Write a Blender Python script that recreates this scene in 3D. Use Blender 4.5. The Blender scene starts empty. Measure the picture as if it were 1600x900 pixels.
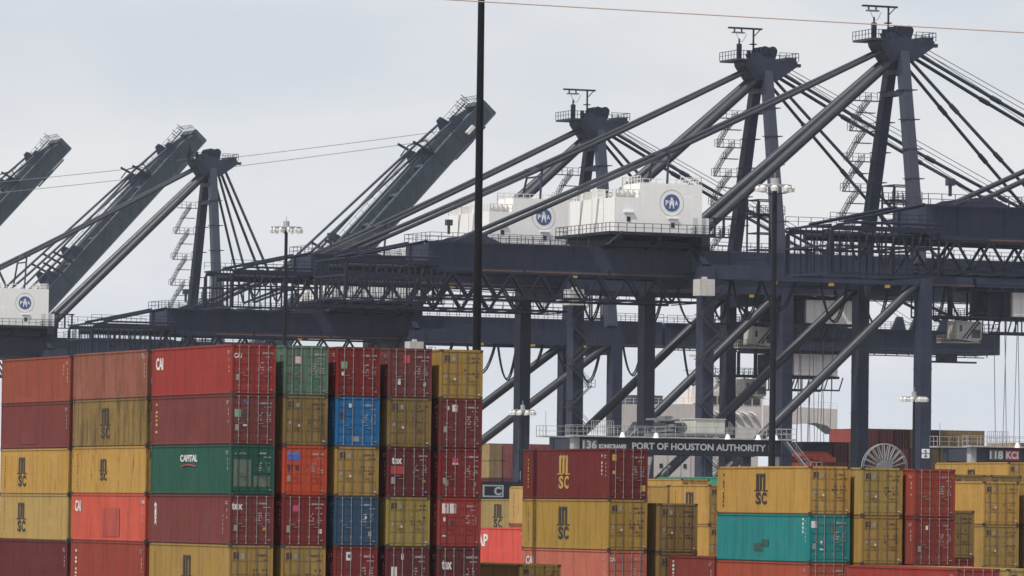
import bpy, math, random
from mathutils import Vector, Matrix
random.seed(7)
R = math.radians
TH = R(23.5); CT, ST = math.cos(TH), math.sin(TH)      # the quay runs 23.5 degrees left of the view axis
HC = 5.0                                               # eye height

# ------------------------------------------------------------------ camera, world, sun
sc = bpy.context.scene
cam = bpy.data.cameras.new('camera'); camo = bpy.data.objects.new('camera', cam)
sc.collection.objects.link(camo); sc.camera = camo
cam.sensor_width = 36; cam.lens = 8500/1600*36; cam.clip_start = 1; cam.clip_end = 12000
AL = math.atan(350/8500)
camo.matrix_world = Matrix.Translation((0, 0, HC)) @ Matrix.Rotation(R(90)+AL, 4, 'X') @ Matrix.Rotation(.013, 4, 'Z')

SUN_EL = R(54.4); SH = Vector((-.390, -.432, 0)).normalized()
SV = Vector((SH.x*math.cos(SUN_EL), SH.y*math.cos(SUN_EL), math.sin(SUN_EL)))
w = bpy.data.worlds.new('World'); sc.world = w; w.use_nodes = True
nt = w.node_tree; N = nt.nodes; Lk = nt.links; N.clear()
out = N.new('ShaderNodeOutputWorld'); bg = N.new('ShaderNodeBackground'); bg.inputs['Strength'].default_value = .10
sky = N.new('ShaderNodeTexSky'); sky.sky_type = 'NISHITA'; sky.sun_disc = False
sky.sun_elevation = SUN_EL; sky.sun_rotation = math.atan2(SV.x, SV.y)
sky.air_density = 1.0; sky.dust_density = 3.0; sky.ozone_density = 1.5
tc = N.new('ShaderNodeTexCoord'); mp = N.new('ShaderNodeMapping'); mp.inputs['Scale'].default_value = (9, 9, 26)
ns = N.new('ShaderNodeTexNoise'); ns.inputs['Scale'].default_value = 1.0; ns.inputs['Detail'].default_value = 5; ns.inputs['Roughness'].default_value = .55
cr = N.new('ShaderNodeValToRGB'); cr.color_ramp.elements[0].position = .4; cr.color_ramp.elements[1].position = .62
cr.color_ramp.elements[0].color = (7.15, 7.55, 8.3, 1); cr.color_ramp.elements[1].color = (8.5, 8.5, 8.7, 1)
mx = N.new('ShaderNodeMix'); mx.data_type = 'RGBA'; mx.inputs[0].default_value = .8
Lk.new(tc.outputs['Generated'], mp.inputs[0]); Lk.new(mp.outputs[0], ns.inputs['Vector']); Lk.new(ns.outputs[0], cr.inputs[0])
Lk.new(sky.outputs[0], mx.inputs[6]); Lk.new(cr.outputs[0], mx.inputs[7]); sx_ = N.new('ShaderNodeSeparateXYZ'); Lk.new(tc.outputs['Generated'], sx_.inputs[0])
mr_ = N.new('ShaderNodeMapRange'); mr_.inputs['From Min'].default_value = 0; mr_.inputs['From Max'].default_value = .085; mr_.inputs['To Min'].default_value = 1.25; mr_.inputs['To Max'].default_value = 1.05; Lk.new(sx_.outputs[2], mr_.inputs['Value'])
vm_ = N.new('ShaderNodeVectorMath'); vm_.operation = 'SCALE'; Lk.new(mx.outputs[2], vm_.inputs[0]); Lk.new(mr_.outputs[0], vm_.inputs['Scale']); Lk.new(vm_.outputs[0], bg.inputs['Color'])
Lk.new(bg.outputs[0], out.inputs[0])

sl = bpy.data.lights.new('sun', 'SUN'); sl.energy = 4.0; sl.angle = R(.5); sl.color = (1, .95, .88)
so = bpy.data.objects.new('sun', sl); sc.collection.objects.link(so); so.rotation_mode = 'QUATERNION'; so.rotation_quaternion = SV.to_track_quat('Z', 'Y')
sc.view_settings.view_transform = 'Standard'; sc.view_settings.look = 'None'; sc.view_settings.exposure = 0; sc.view_settings.gamma = 1
sc.cycles.max_bounces = 5; sc.cycles.diffuse_bounces = 2; sc.cycles.glossy_bounces = 2; sc.cycles.transmission_bounces = 2
sc.cycles.volume_bounces = 0; sc.cycles.transparent_max_bounces = 6; sc.cycles.use_denoising = True
sc.cycles.filter_width = 1.55

# ------------------------------------------------------------------ materials
def lin(c):
    return tuple((x/12.92 if x <= .04045 else ((x+.055)/1.055)**2.4) for x in (v/255 for v in c))
MC = {}
def mat(name, col, rough=.55, rust=0., dirt=.25, fade=.15, spec=.4, metal=0., streak=1., scale=1.):
    """painted surface: uneven fading, vertical grime streaks and rust, all placed in the place's own coordinates"""
    key = (name, tuple(round(c, 4) for c in col), rough, rust, dirt, fade, spec, metal, scale)
    if key in MC: return MC[key]
    m = bpy.data.materials.new(name); m.use_nodes = True; nt = m.node_tree; n = nt.nodes; l = nt.links
    b = n['Principled BSDF']; b.inputs['Roughness'].default_value = rough; b.inputs['Specular IOR Level'].default_value = spec; b.inputs['Metallic'].default_value = metal
    geo = n.new('ShaderNodeNewGeometry')
    def noise(sx, sy, sz, detail=3, ro=.6):
        mp = n.new('ShaderNodeMapping'); mp.inputs['Scale'].default_value = (sx*scale, sy*scale, sz*scale); l.new(geo.outputs['Position'], mp.inputs[0])
        t = n.new('ShaderNodeTexNoise'); t.inputs['Scale'].default_value = 1; t.inputs['Detail'].default_value = detail; t.inputs['Roughness'].default_value = ro
        l.new(mp.outputs[0], t.inputs['Vector']); return t.outputs[0]
    def ramp(src, a, bb):
        r = n.new('ShaderNodeMapRange'); r.inputs['From Min'].default_value = a; r.inputs['From Max'].default_value = bb; l.new(src, r.inputs['Value']); return r.outputs[0]
    def mixc(fac, A, B, mul=1.):
        q = n.new('ShaderNodeMath'); q.operation = 'MULTIPLY'; l.new(fac, q.inputs[0]); q.inputs[1].default_value = mul
        x = n.new('ShaderNodeMix'); x.data_type = 'RGBA'; l.new(q.outputs[0], x.inputs[0])
        for i, v in ((6, A), (7, B)):
            if isinstance(v, tuple): x.inputs[i].default_value = v+(1,)
            else: l.new(v, x.inputs[i])
        return x.outputs[2]
    g = sum(col)/3
    pale = tuple(min(1, c*.85+g*.22+.012) for c in col)
    c = mixc(ramp(noise(.35, .35, .5), .35, .75), tuple(col), pale, fade*2.2)
    c = mixc(ramp(noise(2.2, 2.2, .22, 4, .7), .45, .75), c, tuple(x*.35+.008 for x in col), dirt*1.7)
    c = mixc(ramp(noise(6, 6, .35, 3, .7), .55, .72), c, pale, fade*1.2)
    c = mixc(ramp(noise(.9, .9, 1.4, 5, .7), .52, .75), c, tuple(x*.55+.015 for x in col), dirt)
    c = mixc(ramp(noise(.16, .16, 1.1, 5, .8), .56, .66), c, tuple(min(1, x*1.25+.012) for x in col), .35)
    if rust > 0:
        c = mixc(ramp(noise(3.2, 3.2, .55, 6, .78), .66-.11*rust, .76-.11*rust), c, (.16, .055, .022), .9)
    l.new(c, b.inputs['Base Color'])
    r2 = n.new('ShaderNodeMapRange'); r2.inputs['To Min'].default_value = max(.05, rough-.12); r2.inputs['To Max'].default_value = min(1, rough+.2)
    l.new(noise(1.3, 1.3, 1.3), r2.inputs['Value']); l.new(r2.outputs[0], b.inputs['Roughness'])
    MC[key] = m; return m

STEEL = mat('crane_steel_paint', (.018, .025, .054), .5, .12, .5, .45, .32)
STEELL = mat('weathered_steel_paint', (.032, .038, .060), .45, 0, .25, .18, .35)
STEELD = mat('dark_steel', (.010, .014, .030), .55, 0, .2, .1, .25)
TUBEM = mat('tube_steel_paint', (.022, .025, .036), .38, 0, .3, .2, .45)
GALV = mat('galvanised_steel', (.34, .34, .34), .45, 0, .3, .1, .5)
GALVD = mat('dull_grey_steel', (.14, .145, .155), .5, 0, .3, .1, .5)
WHITE = mat('white_house_paint', (.78, .77, .75), .5, 0, .07, .03, .4)
CREAM = mat('ship_paint', (.72, .66, .63), .5, 0, .14, .1, .4)
CABW = mat('cab_paint', (.50, .48, .45), .5, 0, .3, .1, .4)
BLUE = mat('emblem_blue', (.05, .09, .24), .5, 0, .02, .02)
RINGM = mat('ring_grey', (.32, .33, .37), .5, 0, .02, .02)
SIGNW = mat('sign_white', (.74, .74, .74), .5, 0, .08, .03)
SIGNR = mat('sign_red', (.42, .04, .07), .5, 0, .05, .03)
NAVY = mat('beam_navy', (.02, .026, .042), .45, 0, .2, .08)
YEL = mat('safety_yellow', (.55, .36, .05), .5, 0, .3, .1)
ORG = mat('spreader_orange', (.50, .075, .035), .5, .2, .25, .1)
GLASS = mat('dark_glass', (.02, .025, .032), .12, 0, .02, 0, .6)
LAMPM = mat('lamp_housing', (.62, .62, .60), .4, 0, .15, .05)
RUBBER = mat('black_cable', (.02, .02, .022), .6, 0, .1, .1)
RODM = mat('locking_rod_zinc', (.23, .205, .20), .5, .4, .45, .1)
CASTM = mat('casting_steel', (.05, .035, .03), .6, .5, .3, .1)
DECW = mat('decal_white', (.60, .58, .55), .6, 0, .3, .1)
DECB = mat('decal_black', (.022, .02, .022), .6, 0, .2, .05)
DECY = mat('decal_yellow', (.50, .30, .05), .6, 0, .3, .1)
DECT = mat('decal_tan', (.42, .25, .06), .6, 0, .3, .1)
DECR = mat('decal_red', (.50, .03, .04), .6, 0, .1, .1)
DECBL = mat('decal_blue', (.04, .10, .38), .6, 0, .1, .1)
MRKW = mat('marking_white', (.34, .31, .30), .6, 0, .5, .1)
STAIRM = mat('stair_steel', (.045, .05, .06), .5, 0, .3, .1)
DECG = mat('decal_grey', (.24, .24, .22), .6, 0, .3, .1)
DECGR = mat('decal_green', (.15, .33, .18), .6, 0, .3, .1)
DECD = mat('decal_dark', (.05, .03, .035), .6, 0, .3, .1)
TALLP = mat('mast_dark', (.007, .007, .009), .6, 0, .3, .02, .12)
BOOMM = mat('boom_paint', (.050, .070, .092), .5, .15, .6, .5, .35)
POLEG = mat('mast_grey', (.009, .010, .014), .6, 0, .3, .02, .15)
WIREM = mat('copper_wire', (.40, .29, .26), .5, 0, .1, .1)
ROPEM = mat('steel_rope', (.13, .135, .15), .5, 0, .1, .1)

# ------------------------------------------------------------------ mesh helpers
class MB:
    def __init__(s): s.v = []; s.f = []; s.sm = []
    def add(s, vs, fs, sm=False):
        k = len(s.v); s.v += [tuple(v) for v in vs]; s.f += [tuple(i+k for i in f) for f in fs]; s.sm += [sm]*len(fs); return s
    def box(s, x0, x1, y0, y1, z0, z1):
        vs = [(x, y, z) for z in (z0, z1) for x, y in ((x0, y0), (x1, y0), (x1, y1), (x0, y1))]
        return s.add(vs, [(3, 2, 1, 0), (4, 5, 6, 7), (0, 1, 5, 4), (1, 2, 6, 5), (2, 3, 7, 6), (3, 0, 4, 7)])
    def beam(s, p, q, a, b=None, q2=None):
        """square bar from p to q, a x b; q2 = scale at the far end"""
        p = Vector(p); q = Vector(q); b = b or a; d = (q-p)
        if d.length < 1e-6: return s
        d.normalize(); up = Vector((0, 0, 1)) if abs(d.z) < .93 else Vector((0, 1, 0))
        x = d.cross(up).normalized(); y = x.cross(d); k = q2 or 1.
        vs = [p+x*i*a/2+y*j*b/2 for i, j in ((-1, -1), (1, -1), (1, 1), (-1, 1))]+[q+x*i*a*k/2+y*j*b*k/2 for i, j in ((-1, -1), (1, -1), (1, 1), (-1, 1))]
        return s.add(vs, [(3, 2, 1, 0), (4, 5, 6, 7), (0, 1, 5, 4), (1, 2, 6, 5), (2, 3, 7, 6), (3, 0, 4, 7)])
    def tube(s, p, q, r, n=10, r2=None, caps=True):
        p = Vector(p); q = Vector(q); d = (q-p).normalized(); r2 = r if r2 is None else r2
        up = Vector((0, 0, 1)) if abs(d.z) < .93 else Vector((0, 1, 0)); x = d.cross(up).normalized(); y = x.cross(d)
        vs = []
        for c, rr in ((p, r), (q, r2)):
            vs += [c+(x*math.cos(2*math.pi*i/n)+y*math.sin(2*math.pi*i/n))*rr for i in range(n)]
        s.add(vs, [(i, (i+1) % n, n+(i+1) % n, n+i) for i in range(n)], n > 5)
        if caps: s.add(vs, [tuple(range(n-1, -1, -1)), tuple(range(n, 2*n))])
        return s
    def path(s, pts, r, n=5):
        for a, b in zip(pts, pts[1:]): s.tube(a, b, r, n, caps=False)
        return s
    def prism(s, pts, axis, lo, hi):
        """outline pts extruded along an axis; axis 'y': pts are (x,z); 'x': (y,z); 'z': (x,y)"""
        f = {'y': lambda a, b, t: (a, t, b), 'x': lambda a, b, t: (t, a, b), 'z': lambda a, b, t: (a, b, t)}[axis]
        n = len(pts); vs = [f(a, b, lo) for a, b in pts]+[f(a, b, hi) for a, b in pts]
        return s.add(vs, [tuple(range(n)), tuple(range(2*n-1, n-1, -1))]+[(i, n+i, n+(i+1) % n, (i+1) % n) for i in range(n)])
    def rail(s, p, q, h=1.1, step=1.8, t=.055, mid=True):
        p = Vector(p); q = Vector(q); L = (q-p).length; n = max(1, int(L/step)); z = Vector((0, 0, h))
        s.beam(p+z, q+z, t)
        if mid: s.beam(p+z*.5, q+z*.5, t*.8)
        for i in range(n+1):
            c = p.lerp(q, i/n); s.beam(c, c+z, t)
        return s
    def mesh(s, name):
        m = bpy.data.meshes.new(name); m.from_pydata(s.v, [], s.f)
        m.polygons.foreach_set('use_smooth', s.sm); m.update(); return m

col = sc.collection
def link(name, mesh, m, parent=None):
    o = bpy.data.objects.new(name, mesh); col.objects.link(o)
    if mesh is not None and m is not None:
        if not mesh.materials: mesh.materials.append(m)
        o.material_slots[0].link = 'OBJECT'; o.material_slots[0].material = m
    if parent: o.parent = parent
    return o
def part(name, mb, m, parent): return link(name, mb.mesh(name) if isinstance(mb, MB) else mb, m, parent)
def tag(o, label, cat, group=None, kind=None):
    if label: o['label'] = label
    if cat: o['category'] = cat
    if group: o['group'] = group
    if kind: o['kind'] = kind
    return o
def W(a, b, z=0): return Vector((a*CT-b*ST, a*ST+b*CT, z))     # a: across the quay, b: along the quay
def thing(name, a, b, z, label, cat, group=None, rot=TH):
    o = bpy.data.objects.new(name, None); col.objects.link(o); o.empty_display_size = .5
    o.location = W(a, b, z); o.rotation_euler = (0, 0, rot); return tag(o, label, cat, group)

TX = {}
def text_mesh(s, bold=0.):
    k = (s, bold)
    if k in TX: return TX[k]
    cu = bpy.data.curves.new('lettering', 'FONT'); cu.body = s; cu.size = 1; cu.extrude = .006; cu.offset = bold; cu.resolution_u = 3
    o = bpy.data.objects.new('lettering', cu); col.objects.link(o)
    dg = bpy.context.evaluated_depsgraph_get(); m = bpy.data.meshes.new_from_object(o.evaluated_get(dg))
    bpy.data.objects.remove(o); bpy.data.curves.remove(cu)
    m.materials.clear()
    xs = [v.co.x for v in m.vertices]; ys = [v.co.y for v in m.vertices]
    TX[k] = ([tuple(v.co) for v in m.vertices], [tuple(p.vertices) for p in m.polygons], min(xs), max(xs), min(ys), max(ys)); return TX[k]
def put_text(mb, s, x0, x1, y0, y1, bold=0.):
    """fit the writing into the rectangle x0..x1, y0..y1 of a flat sheet (x right, y up)"""
    v, f, a, b, c, d = text_mesh(s, bold)
    mb.add([(x0+(x-a)/(b-a)*(x1-x0), y0+(y-c)/(d-c)*(y1-y0), z) for x, y, z in v], f); return mb
def sheet_obj(name, mb, m, parent, origin, right, up):
    """place a flat sheet (x right, y up, z outwards) at origin of its parent"""
    r = Vector(right); u = Vector(up); nn = r.cross(u); o = Vector(origin)
    mb.v = [tuple(o+r*x+u*y+nn*z) for x, y, z in mb.v]
    return part(name, mb, m, parent)
def rect(mb, x0, x1, y0, y1, t=.006): return mb.box(x0, x1, y0, y1, 0, t)
def disc(mb, cx, cy, r, t0, t1, n=28, ri=0):
    P = [(cx+r*math.cos(2*math.pi*i/n), cy+r*math.sin(2*math.pi*i/n)) for i in range(n)]
    if not ri: return mb.prism(P, 'z', t0, t1)
    Q = [(cx+ri*math.cos(2*math.pi*i/n), cy+ri*math.sin(2*math.pi*i/n)) for i in range(n)]
    vs = [(x, y, t1) for x, y in P+Q]+[(x, y, t0) for x, y in P+Q]
    fs = []
    for i in range(n):
        j = (i+1) % n; fs += [(i, j, n+j, n+i), (2*n+i, 2*n+j, j, i), (n+i, n+j, 3*n+j, 3*n+i)]
    return mb.add(vs, fs)
# ------------------------------------------------------------------ the setting
def big_sheet(name, a0, a1, b0, b1, z, m):
    mb = MB(); mb.add([W(a0, b0, z), W(a1, b0, z), W(a1, b1, z), W(a0, b1, z)], [(0, 1, 2, 3)])
    o = part(name, mb, m, None); return tag(o, None, None, None, 'structure')
ASPH = mat('yard_paving', (.16, .155, .145), .85, 0, .3, .25, .3)
CONC = mat('quay_concrete', (.30, .29, .27), .8, 0, .3, .2, .3)
WATER = mat('harbour_water', (.03, .05, .055), .12, 0, .1, .1, .5)
PAINT = mat('road_paint', (.7, .69, .62), .7, 0, .3, .1)
GRASSY = mat('far_shore_ground', (.10, .11, .06), .9, 0, .3, .3)
big_sheet('ground', -3000, 330, -150, 3800, 0, ASPH)
q_ = MB(); q_.prism([(330, -.9), (368, -.9), (368, .004), (330, .004)], 'y', -150, 3800)
o_ = part('quay', q_, CONC, None); o_.rotation_euler = (0, 0, TH); tag(o_, None, None, None, 'structure')
big_sheet('water', 368, 900, -150, 3800, -.85, WATER)
big_sheet('far_shore', 900, 3200, -150, 3800, -.5, GRASSY)
mk = MB()
for a in (96, 119.5, 127.2, 146):
    mk.box(a-.08, a+.08, 150, 420, .004, .008)
o_ = part('road_marking', mk, PAINT, None); o_.rotation_euler = (0, 0, TH); tag(o_, None, None, None, 'structure')

# ------------------------------------------------------------------ shipping containers
WD = 2.438
CM = {}
def cmesh(kind, L, h):
    k = (kind, L, h)
    if k in CM: return CM[k]
    mb = MB()
    if kind in ('left', 'right', 'rear'):
        ln = (L if kind != 'rear' else WD)-.30; n = max(3, round(ln/.278)); p = ln/n; pr = []
        for i in range(n): pr += [(i*p, 0), (i*p+p*.28, 0), (i*p+p*.5, .042), (i*p+p*.78, .042)]
        pr.append((ln, 0)); z0, z1 = .15, h-.10
        vs = []; fs = []
        for i, (t, d) in enumerate(pr):
            t += .15
            x, y = {'left': (.018+d, t), 'right': (WD-.018-d, t), 'rear': (t, L-.018-d)}[kind]
            vs += [(x, y, z0), (x, y, z1)]
            if i: fs.append((2*i-2, 2*i, 2*i+1, 2*i-1) if kind != 'left' else (2*i-2, 2*i-1, 2*i+1, 2*i))
        mb.add(vs, fs)
    elif kind == 'roof':
        ln = L-.2; n = round(ln/.9); p = ln/n; vs = []; fs = []; pr = []
        for i in range(n): pr += [(i*p, 0), (i*p+p*.45, 0), (i*p+p*.5, -.02), (i*p+p*.95, -.02)]
        pr.append((ln, 0))
        for i, (t, d) in enumerate(pr):
            vs += [(.08, t+.1, h-.025+d), (WD-.08, t+.1, h-.025+d)]
            if i: fs.append((2*i-2, 2*i-1, 2*i+1, 2*i))
        mb.add(vs, fs)
    elif kind == 'frame':
        for x0, x1 in ((0, .08), (WD-.08, WD)):
            mb.box(x0, x1, .17, L-.17, .05, .15); mb.box(x0, x1, .17, L-.17, h-.10, h-.035)
            xi = x0+.05 if x0 == 0 else x0+.01; mb.box(xi, xi+.02, .16, L-.16, -.002, .05); mb.box(xi, xi+.02, .16, L-.16, h-.035, h)
        for y0, y1 in ((.01, .15), (L-.15, L-.01)):
            for x0, x1 in ((.005, .10), (WD-.10, WD-.005)): mb.box(x0, x1, y0, y1, .12, h-.12)
            mb.box(.17, WD-.17, y0+.01, y1-.01, .05, .15); mb.box(.17, WD-.17, y0+.01, y1-.01, h-.13, h-.04); mb.box(.17, WD-.17, y0+.06, y1-.06, -.001, .05); mb.box(.17, WD-.17, y0+.06, y1-.06, h-.04, h+.001)
        mb.box(.08, WD-.08, .15, L-.15, .13, .16)
    elif kind == 'casting': mb.box(0, .176, 0, .17, 0, .118)
    elif kind in ('door1', 'door2', 'dplain1', 'dplain2'):
        x0, x1 = ((.105, 1.212) if kind[-1] == '1' else (1.226, 2.333)); z0, z1 = .16, h-.14
        mb.box(x0, x1, .06, .10, z0, z1)
        for a, b in ((x0, x0+.05), (x1-.05, x1)): mb.box(a, b, .035, .059, z0, z1)
        n = 5 if kind[1] == 'o' else 4; H = (z1-z0)/n
        for i in range(n): mb.box(x0+.06, x1-.06, .042, .059, z0+i*H+.035, z0+(i+1)*H-.035)
    elif kind in ('rod1', 'rod2'):
        xs = (.42, .92) if kind == 'rod1' else (1.50, 2.02)
        for x in xs:
            mb.tube((x, .0, .06), (x, .0, h-.05), .019, 6)
            for z in (.10, .45, h*.5, h-.45, h-.09): mb.box(x-.045, x+.045, .008, .04, z-.035, z+.035)
        za = h*.42; mb.beam((xs[0]-.02, -.02, za), (xs[0]+.30, -.02, za+.01), .024); mb.beam((xs[1]-.28, -.02, za-.14), (xs[1]+.02, -.02, za-.13), .024)
    CM[k] = mb.mesh({'l': 'side_wall', 'r': 'side_wall'}.get(kind[0], kind)); return CM[k]
RODT = mat('rod_on_tan', (.15, .115, .085), .5, .3, .35, .1)

def dashes(mb, x0, x1, y0, y1, rows, rnd, fill=.8):
    """rows of small worn characters, too small to read in the photograph"""
    H = (y1-y0)/rows
    for i in range(rows):
        x = x0; yy = y1-(i+1)*H+H*.2; x_end = x1-(x1-x0)*rnd.choice((0, 0, .15, .3))
        while x < x_end:
            wd = rnd.uniform(.03, .075)
            if rnd.random() < fill: rect(mb, x, min(x+wd, x1), yy, yy+H*.55)
            x += wd+.022
def vdashes(mb, x, y0, y1, wdt, rnd, step=.16):
    y = y1
    while y > y0:
        hh = rnd.uniform(.5, .8)*step; rect(mb, x-wdt/2*rnd.uniform(.6, 1), x+wdt/2*rnd.uniform(.6, 1), y-hh, y); y -= step*(1.1 if rnd.random() < .85 else 2)
def m_logo(mb, cx, y0, y1, wd):
    """tall three-legged m over sc"""
    H = y1-y0; ym = y0+H*.42; x = cx-wd/2; s = wd*.19
    for k in range(3):
        xa = x+wd*(.02+.33*k); mb.prism([(xa, ym+H*.03), (xa+s*1.12, ym+H*.03), (xa+s*1.12, y1-H*.05), (xa+s*.7, y1), (xa, y1-H*.05)], 'z', 0, .006)
    for k in (0, 1):
        xa = x+wd*(.02+.33*k)+s*1.1; mb.prism([(xa-.01, y1-H*.14), (xa+wd*.33-s*1.2, y1-H*.05), (xa+wd*.33-s*1.2, y1), (xa-.01, y1-H*.06)], 'z', .001, .0065)
    rect(mb, x-wd*.16, x+wd*.42, ym, ym+H*.035, .007); rect(mb, x+wd*.60, x+wd*1.14, ym, ym+H*.035, .007)
    put_text(mb, 'S', x-wd*.02, x+wd*.46, y0, ym-H*.035, .035); put_text(mb, 'C', x+wd*.54, x+wd*1.0, y0, ym-H*.035, .035)

def container(a, b, z, h, key, label, group, color, style='rod', decs=(), L=12.19, rot=TH, rust=.35, dirt=.3, fade=.3, lod=2, name='shipping_container'):
    rnd = random.Random(key)
    t = thing(name, a, b, z, label, 'container', group, rot); h0 = h; h = round(h-.006, 3)
    pm = mat('container_paint', tuple(c*k_ for c, k_ in zip(color, (.85, .86, .78) if color[0] > .15 and color[1] > .1 else (.90, .84, .80))), .6, rust+.15, dirt*1.3, fade*.8, .2)
    for k, nm in (('frame', 'frame'), ('left', 'side_wall'), ('right', 'side_wall'), ('roof', 'roof'), ('rear', 'end_wall')):
        link(nm, cmesh(k, L, h), pm, t)
    if lod:
        for x in (-.004, WD-.172):
            for y in (-.004, L-.166):
                for zz in (0, h-.118): link('corner_casting', cmesh('casting', 0, 0), CASTM, t).location = (x, y, zz)
    q = 'dplain' if style == 'tan' else 'door'
    for i in '12':
        d = link('door', cmesh(q+i, L, h), pm, t)
        if lod: link('locking_rod', cmesh('rod'+i, L, h), RODT if style == 'tan' else RODM if style == 'rod' else pm, d)
    if lod < 2: return t
    side = dict(origin=(.012, 0, 0), right=(0, -1, 0), up=(0, 0, 1)); door = dict(origin=(0, .040, 0), right=(1, 0, 0), up=(0, 0, 1))
    def S(nm, mb, m): sheet_obj(nm, mb, m, t, **side)
    def D(nm, mb, m): sheet_obj(nm, mb, m, t, **door)
    # usual door marks: number top right, weights below it, small plate
    dm = {'tan': DECD, 'rod': DECG, 'white': DECW}.get(style if style == 'tan' else 'rod')
    mk = MB(); dashes(mk, 1.62, 2.28, h*.80, h*.86, 1, rnd); dashes(mk, 1.85, 2.25, h*.735, h*.775, 1, rnd)
    if style == 'tan':
        for k in range(2): dashes(mk, 1.36+.5*k, 1.36+.5*k+.34, h*.42, h*.62, 3, rnd, .45)
    else:
        dashes(mk, 1.56, 1.80, h*.47, h*.66, 4, rnd, .7); dashes(mk, 1.98, 2.22, h*.44, h*.66, 5, rnd, .6)
    D('marking', mk, DECD if style == 'tan' else MRKW)
    if style == 'tan':
        l_ = MB(); rect(l_, .24, .55, h*.77, h*.88); rect(l_, .24, .29, h*.74, h*.77); rect(l_, .5, .55, h*.74, h*.77); D('logo', l_, DECD)
        l_ = MB(); rect(l_, .70, .86, h*.77, h*.85); rect(l_, .28, .46, h*.42, h*.50); D('placard', l_, DECG)
        l_ = MB(); rect(l_, .80, .90, h*.38, h*.42); rect(l_, 2.18, 2.3, .22, .27); D('sticker', l_, DECW)
        l_ = MB(); vdashes(l_, -(L-.9), h*.15, h*.85, .10, rnd); S('side_marking', l_, DECD)
    else:
        l_ = MB(); dashes(l_, -.75, -.35, h*.80, h*.88, 2, rnd); vdashes(l_, -.45, h*.45, h*.72, .1, rnd, .2); S('side_marking', l_, MRKW)
        l_ = MB(); rect(l_, 2.12, 2.27, .24, .29)
        if rnd.random() < .6: rect(l_, .25, .43, h*.28, h*.40)
        D('sticker', l_, DECG)
    for d in decs:
        k = d[0]; mb = MB()
        if k == 'msc': m_logo(mb, -d[1], h*d[2], h*d[3], d[4]); S('logo', mb, d[5])
        elif k == 'side': put_text(mb, d[1], -d[2], -d[3], h*d[4], h*d[5], .03); S('lettering', mb, d[6])
        elif k == 'door': put_text(mb, d[1], d[2], d[3], h*d[4], h*d[5], .03); D('lettering', mb, d[6])
        elif k == 'vtext':      # letters turned to read upwards
            v, f, xa, xb, ya, yb = text_mesh(d[1], .03)
            mb.add([(-d[2]-(y-ya)/(yb-ya)*d[3], h*d[5]-(x-xa)/(xb-xa)*h*(d[5]-d[4]), zz) for x, y, zz in v], [f_[::1] for f_ in f]); mb.v = [(-2*d[2]-d[3]-x, y, zz) if False else (x, y, zz) for x, y, zz in mb.v]; S('lettering', mb, d[6])
        elif k == 'vmarks': vdashes(mb, -d[1], h*d[2], h*d[3], d[4], rnd, d[6] if len(d) > 6 else .2); S('side_lettering', mb, d[5])
        elif k == 'patch': rect(mb, d[1], d[2], h*d[3], h*d[4], .008); D('sticker', mb, d[5])
        elif k == 'spatch': rect(mb, -d[1], -d[2], h*d[3], h*d[4], .003); S('paint_patch', mb, d[5])
        elif k == 'arc':
            mb.path([(-(d[1]+(d[2]-d[1])*i/8), h*d[3]+.08*math.sin(math.pi*i/8), .01) for i in range(9)], .03, 4); S('underline', mb, d[4])
    return t

TAN = (.33, .20, .052); OLIVE = (.235, .148, .048); YELL = (.44, .25, .058); MAR = (.105, .018, .020); MARF = (.155, .036, .034); RED = (.27, .033, .027)
RB = (.25, .042, .024); ORA = (.44, .06, .018); SAL = (.50, .085, .05); GRN = (.014, .085, .06); PGR = (.10, .18, .13); TEAL = (.012, .215, .225)
BLU = (.010, .13, .34); NVY = (.025, .07, .14); PNK = (.25, .09, .06); OB = (.25, .06, .033); DRD = (.175, .018, .017)
COLN = {}
def msc(m=DECB, yc=6.1, w=1.32, z0=.17, z1=.82): return ('msc', yc, z0, z1, w, m)
LG = 'containers in the tall stack at the left'
def column(a, b, zt, rows, L=12.19, rot=TH):
    z = zt
    for i, r in enumerate(rows):
        h = r['h']
        if i == len(rows)-1: h = max(1.2, z)
        z -= h
        container(a, b, max(z, .0), h, r['key'], r['label'], r.get('group', LG), r['c'], r.get('s', 'rod'), r.get('d', ()), L, rot, r.get('rust', .3), r.get('dirt', .25), r.get('fade', .25), r.get('lod', 2))
def row(key, label, c, s='rod', d=(), h=2.6, **k): return dict(key=key, label=label, c=c, s=s, d=d, h=h, **k)
V = 'vmarks'
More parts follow.
